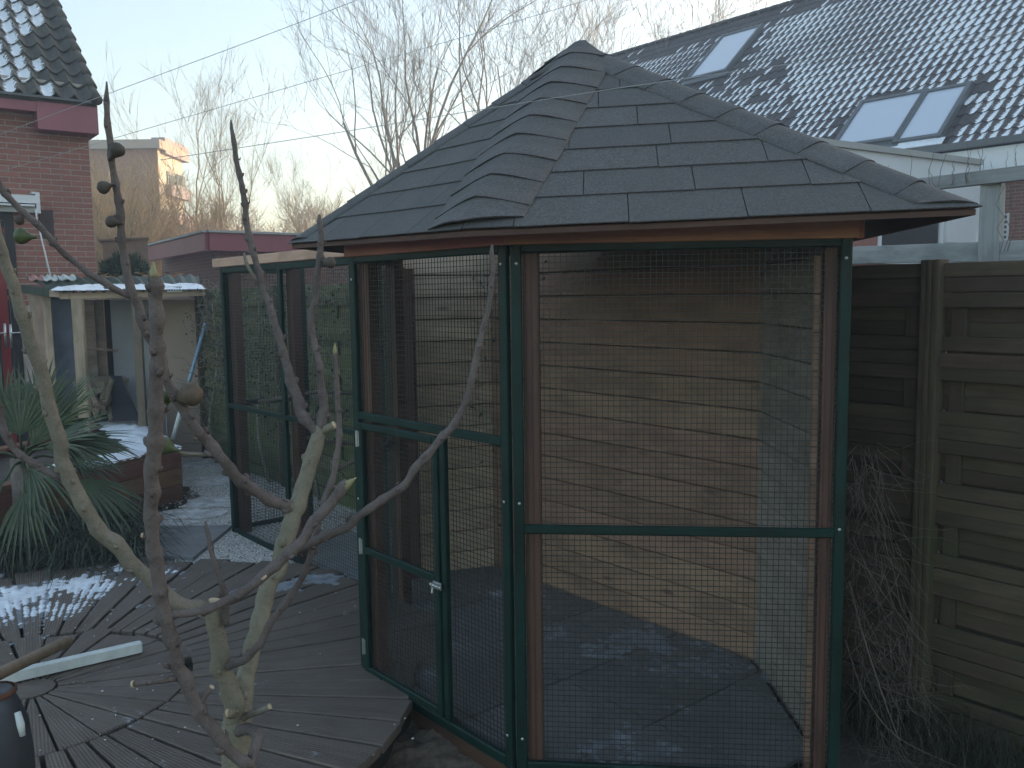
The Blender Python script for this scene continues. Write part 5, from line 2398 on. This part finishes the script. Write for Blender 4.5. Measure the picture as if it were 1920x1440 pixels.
# tall right-hand stem
limb([(450, 1365, 1.90, 21), (454, 1335, 1.91, 19), (459, 1277, 1.93, 17), (471, 1227, 1.95, 17.5), (487, 1165, 1.97, 18), (504, 1107, 1.99, 17.5), (525, 1048, 2.01, 17), (546, 988, 2.03, 17), (560, 942, 2.05, 16.5), (576, 892, 2.07, 15.5), (587, 848, 2.08, 15), (598, 812, 2.09, 14), (604, 797, 2.09, 10)], 'fig_bark_old', 'stem', 12, seed=4, node=.10)
limb([(597, 814, 2.085, 11), (584, 800, 2.09, 11), (571, 785, 2.09, 11), (558, 752, 2.10, 10.5), (546, 715, 2.11, 10), (533, 673, 2.12, 8.5), (525, 640, 2.12, 7.5), (512, 594, 2.13, 7), (498, 552, 2.14, 7), (487, 519, 2.14, 6.5), (475, 478, 2.15, 6.5), (466, 440, 2.15, 6.2), (461, 405, 2.16, 6), (457, 367, 2.16, 5.6), (450, 333, 2.16, 5.4), (443, 300, 2.17, 5), (438, 267, 2.17, 4.4), (434, 240, 2.17, 3.5), (433, 224, 2.17, 1.2)], 'fig_bark_young', seed=5)
limb([(484, 530, 2.14, 4), (471, 511, 2.13, 3.8), (462, 494, 2.13, 3.4), (458, 474, 2.13, 2.2)], 'fig_bark_mid', seed=6, sides=8)
limb([(603, 803, 2.09, 11), (605, 780, 2.09, 10.5), (606, 757, 2.09, 9.5), (604, 732, 2.09, 8), (600, 694, 2.09, 7), (594, 657, 2.10, 6.5), (585, 619, 2.10, 6.5), (583, 594, 2.10, 6.5), (590, 565, 2.10, 6), (594, 523, 2.10, 6), (600, 482, 2.10, 6.4), (602, 440, 2.10, 5.6), (600, 415, 2.10, 5), (599, 402, 2.10, 2)], 'fig_bark_young', seed=7)
limb([(606, 808, 2.09, 9), (616, 802, 2.08, 8.5), (626, 797, 2.07, 8)], 'fig_bark_old', 'stub', seed=8)
cutface(626.5, 796.5, 2.07, 7.5, 1, -.5)
# long arm to the left off the tall stem, turning up
limb([(552, 960, 2.04, 13), (540, 951, 2.03, 12.5), (500, 932, 2.00, 12), (458, 905, 1.97, 11.5), (433, 882, 1.95, 11.5), (410, 855, 1.93, 11.5), (393, 830, 1.92, 11.5), (367, 803, 1.90, 11.5), (347, 772, 1.89, 11), (330, 747, 1.88, 11), (319, 725, 1.87, 9), (310, 697, 1.86, 8.5), (303, 672, 1.86, 8.5), (281, 633, 1.85, 9), (267, 605, 1.84, 9.5), (259, 577, 1.84, 9.5), (249, 553, 1.83, 9.5), (241, 530, 1.83, 8.5), (234, 482, 1.83, 8), (228, 440, 1.82, 8), (226, 415, 1.82, 8), (221, 377, 1.82, 7.5), (214, 335, 1.82, 7), (210, 300, 1.81, 7), (207, 265, 1.81, 6.5), (202, 227, 1.81, 6), (200, 190, 1.81, 5), (200, 168, 1.81, 3), (200, 153, 1.81, 1.2)], 'fig_bark_young', seed=9)
limb([(244, 556, 1.83, 7), (228, 548, 1.82, 6.8), (213, 540, 1.81, 6.4), (183, 523, 1.80, 6), (150, 500, 1.79, 5.8), (117, 472, 1.78, 6), (92, 446, 1.77, 6.2), (70, 420, 1.76, 6.2), (43, 397, 1.76, 6.2), (17, 370, 1.75, 6.5), (-6, 338, 1.74, 6.5), (-20, 300, 1.74, 6)], 'fig_bark_young', seed=10)
limb([(397, 854, 1.925, 4), (375, 851, 1.92, 3.6), (350, 850, 1.91, 3.2), (322, 846, 1.90, 2.8)], 'fig_bark_mid', 'twig', seed=11, sides=7)
# front-left upright stem from a pale bent foot
limb([(447, 1372, 1.86, 13), (462, 1366, 1.83, 12), (476, 1371, 1.80, 11.5), (483, 1384, 1.78, 11), (477, 1405, 1.76, 11), (470, 1432, 1.745, 11.5), (458, 1433, 1.735, 12), (442, 1419, 1.73, 13), (417, 1393, 1.72, 14), (397, 1364, 1.715, 14.5), (375, 1332, 1.71, 15), (354, 1290, 1.70, 15), (333, 1248, 1.69, 14.5), (321, 1194, 1.68, 14.5), (308, 1148, 1.67, 14.5), (298, 1090, 1.66, 15), (288, 1027, 1.645, 15), (284, 965, 1.63, 14.5), (284, 902, 1.615, 14.5), (290, 837, 1.60, 15.5), (294, 770, 1.585, 15.5), (295, 703, 1.57, 14.5), (295, 653, 1.56, 14), (293, 597, 1.545, 13.5), (290, 562, 1.54, 14), (291, 535, 1.535, 14), (290, 519, 1.53, 9)], 'fig_bark_young', 'stem', 13, seed=12, node=.075)
fbud(289, 522, 1.53, 8, 32, -.05, -1)
limb([(290, 535, 1.535, 8), (282, 524, 1.53, 6), (280, 514, 1.53, 3)], 'fig_bark_young', 'stub', seed=13, sides=8)
limb([(335, 1272, 1.695, 7), (310, 1275, 1.68, 7), (280, 1278, 1.67, 6.5), (251, 1282, 1.66, 6.5)], 'fig_bark_young', 'stub', seed=14, sides=9)
cutface(249, 1282.5, 1.66, 7.2, -1, .15)
limb([(376, 1322, 1.71, 7), (386, 1303, 1.71, 7), (396, 1289, 1.715, 6)], 'fig_bark_young', 'stub', seed=15, sides=8)
cutface(397, 1288, 1.715, 5.5, .7, -1)
# arm to the right from the upright stem
limb([(312, 1158, 1.675, 11), (332, 1152, 1.68, 9), (354, 1150, 1.69, 9), (396, 1139, 1.70, 9.5), (438, 1119, 1.71, 10), (479, 1091, 1.72, 11), (521, 1057, 1.73, 11), (550, 1030, 1.74, 11), (572, 1005, 1.75, 11), (586, 978, 1.755, 11.5), (602, 960, 1.76, 12), (622, 940, 1.765, 12), (640, 918, 1.77, 11), (650, 905, 1.77, 9)], 'fig_bark_young', seed=16, node=.09)
fbud(641, 916, 1.77, 9, 36, 1, -.75)
cutface(495, 1083, 1.70, 6.5, .3, .4)
# long right-hand arm
limb([(560, 1030, 1.80, 8), (571, 1024, 1.80, 9), (585, 1018, 1.80, 9.5), (600, 1011, 1.80, 9.5), (621, 1002, 1.80, 9), (650, 990, 1.80, 9), (671, 970, 1.80, 8.5), (700, 948, 1.80, 8.5), (733, 927, 1.80, 8), (762, 905, 1.80, 8), (780, 874, 1.80, 8), (804, 849, 1.80, 8), (829, 819, 1.80, 7.5), (850, 797, 1.80, 7.5), (867, 765, 1.80, 7), (879, 738, 1.80, 6.5), (887, 702, 1.80, 6), (896, 657, 1.80, 6), (906, 619, 1.80, 6), (915, 582, 1.80, 5.4), (921, 536, 1.80, 5), (925, 497, 1.80, 5), (922, 475, 1.80, 4.6), (923, 458, 1.80, 2)], 'fig_bark_young', seed=17)
# thin stem crossing behind it
limb([(428, 1250, 1.84, 9), (445, 1243, 1.83, 9), (462, 1234, 1.83, 8.5), (487, 1209, 1.82, 8), (505, 1172, 1.82, 7.5), (525, 1145, 1.82, 7.5), (548, 1115, 1.82, 7.5), (569, 1078, 1.815, 7), (582, 1040, 1.81, 7), (593, 1000, 1.82, 6.5), (604, 950, 1.83, 6.5), (622, 902, 1.84, 6.5), (631, 860, 1.84, 6), (637, 807, 1.84, 6), (634, 761, 1.84, 5.5), (632, 723, 1.84, 5.5), (631, 690, 1.84, 5), (629, 665, 1.84, 4.4), (628, 655, 1.84, 2.5)], 'fig_bark_young', seed=18)
fbud(628, 664, 1.84, 4.4, 22, 0, -1)
# short upright from the cut stem
limb([(425, 1172, 1.83, 7), (424, 1150, 1.83, 7.5), (420, 1107, 1.82, 6.5), (408, 1073, 1.82, 6), (396, 1027, 1.82, 5.5), (388, 995, 1.82, 4.4), (385, 977, 1.82, 2)], 'fig_bark_young', seed=19, sides=9)
# cut stubs at the foot
limb([(455, 1345, 1.87, 8), (475, 1338, 1.84, 7), (492, 1331, 1.82, 6.5), (505, 1325, 1.81, 6)], 'fig_bark_mid', 'stub', seed=20, sides=8)
cutface(506, 1324.5, 1.81, 6, 1, -.4)
limb([(440, 1335, 1.86, 12), (432, 1336, 1.82, 10), (428, 1337, 1.80, 9)], 'fig_bark_old', 'stub', seed=21, sides=9)
cutface(426, 1337, 1.80, 8, -1, .1)
limb([(284, 1010, 1.645, 6), (274, 1006, 1.635, 5.5), (268, 1004, 1.63, 5)], 'fig_bark_young', 'stub', seed=23, sides=8)
cutface(267, 1003.5, 1.63, 5, -1, -.1)
# figs
figfruit(357, 740, 1.875, 23, -1, .28, 'fig_brown')
figfruit(311, 744, 1.90, 13, .2, .6, 'fig_green')
figfruit(309, 836, 1.89, 17, 1, .35, 'fig_green')
figfruit(42, 443, 1.765, 15, 1, .10, 'fig_green')
figfruit(219, 282, 1.80, 14, -.8, .9, 'fig_dark')
figfruit(195, 351, 1.80, 12, .9, -.25, 'fig_dark')
figfruit(210, 416, 1.81, 11.5, 1, .15, 'fig_dark')
figfruit(618, 492, 2.09, 11, -1, -.3, 'fig_dark')
figfruit(37, 413, 1.78, 9, .6, -.6, 'fig_dark')

# ================================================================== BITS AT THE LOWER LEFT
wb = thing('white_bar', 'white painted square bar lying on the round deck', 'bar', gp(140, 1240, .08))
a_, b_ = gp(-10, 1275, .085), gp(264, 1212, .085)
board('tube', 'white_bar', a_, b_, .042, .045, UP, wb, ch=.002)
board('end_plug', 'bar_side', b_ + (b_ - a_).normalized() * .001, b_ + (b_ - a_).normalized() * .005, .038, .041, UP, wb)
th_ = thing('tool_handle', 'round brown wooden tool handle above the white bar', 'handle', at(60, 1235, 2.5))
m = MB()
a_, b_ = at(-70, 1296, 2.25), at(128, 1202, 2.95)
m.tube([a_.lerp(b_, t) for t in (0, .25, .5, .75, .93, .98, 1.0)], [.019, .0185, .018, .019, .021, .020, .014], 12)
m.build('shaft', 'handle_wood', th_, True)
cn_ = thing('rusty_can', 'rusty grey metal can in the bottom left corner', 'can', at(0, 1400, 2.25))
c = at(-12, 1300, 2.28)
m = MB()
prof = [(0, .085), (.03, .088), (.40, .088), (.50, .080), (.56, .060), (.60, .045), (c.z, .043)]
m.tube([V((c.x, c.y, h)) for h, r in prof], [r for h, r in prof], 18, False)
m.build('body', 'grey_metal', cn_, True)
m = MB()
m.tube([V((c.x, c.y, c.z + h)) for h in (-.03, -.008, .0, .008, .012)], [.046, .050, .058, .058, .052], 18, False)
m.build('rim', 'rust', cn_, True)
m = MB()
m.tube([V((c.x, c.y, c.z - .05)), V((c.x, c.y, c.z - .045))], [.035, .035], 14)
m.build('contents', 'soil', cn_)
m = MB()
p = at(33, 1335, 2.22)
m.tube([p, p + V((.012, -.01, -.03)), p + V((.016, -.012, -.06))], [.008, .010, .007], 7)
m.build('handle_lug', 'white_bar', cn_, True)

# ================================================================== CORDS
for k, (spec_, lab) in enumerate((
        ([(-160, 313, 8), (0, 252, 8), (210, 173, 8), (480, 73, 8), (690, -8, 8), (1000, -130, 8)], 'upper washing line crossing the sky at the upper left'),
        ([(-160, 365, 8.6), (33, 312, 8.6), (310, 231, 8.6), (571, 155, 8.6), (900, 60, 8.6), (1200, -30, 8.6)], 'second washing line crossing the sky below the upper one'),
        ([(300, 300, 2.35), (600, 254, 2.3), (905, 205, 2.25), (1140, 168, 2.2), (1400, 131, 2.15), (1950, 55, 2.05)], 'pale thin line crossing in front of the shingled roof'))):
    w_ = catmull([(at(x, y, Y), .0028 if Y > 5 else .0009) for x, y, Y in spec_], .3)
    m = MB()
    m.tube([x[0] for x in w_], [x[1] for x in w_], 5)
    m.build('washing_line', 'cord', None, True, label=lab, cat='line', group='washing lines')

# ================================================================== deck crumbs
m = MB()
q = random.Random(99)
for k in range(260):
    a = q.uniform(0, 6.28)
    r_ = q.uniform(.1, 1.75)
    c = DC + V((cos(a) * r_, sin(a) * r_, .058))
    s = q.uniform(.0015, .0042)
    m.box(c, V((s, s * .4, 0)), V((-s * .3, s * .7, 0)), V((0, 0, s * .35)))
m.build('deck_crumbs', 'gravel', None, kind='stuff', label='small pale crumbs and grit scattered over the round deck', cat='grit')

# ================================================================== haze: the thin winter air
hz = MB()
hz.abox((-120, -12, -1.5), (120, 125, 24))
hm = bpy.data.materials.new('haze')
hm.use_nodes = True
for n_ in list(hm.node_tree.nodes):
    if n_.type == 'BSDF_PRINCIPLED':
        hm.node_tree.nodes.remove(n_)
pv = hm.node_tree.nodes.new('ShaderNodeVolumePrincipled')
pv.inputs['Color'].default_value = (.80, .90, 1, 1)
pv.inputs['Density'].default_value = .0060
pv.inputs['Anisotropy'].default_value = .35
hm.node_tree.links.new(pv.outputs[0], hm.node_tree.nodes['Material Output'].inputs['Volume'])
MATS['haze'] = hm
hz.build('haze', 'haze', None, kind='stuff', label='thin pale winter haze in the air', cat='haze')
sc.cycles.volume_bounces = 1
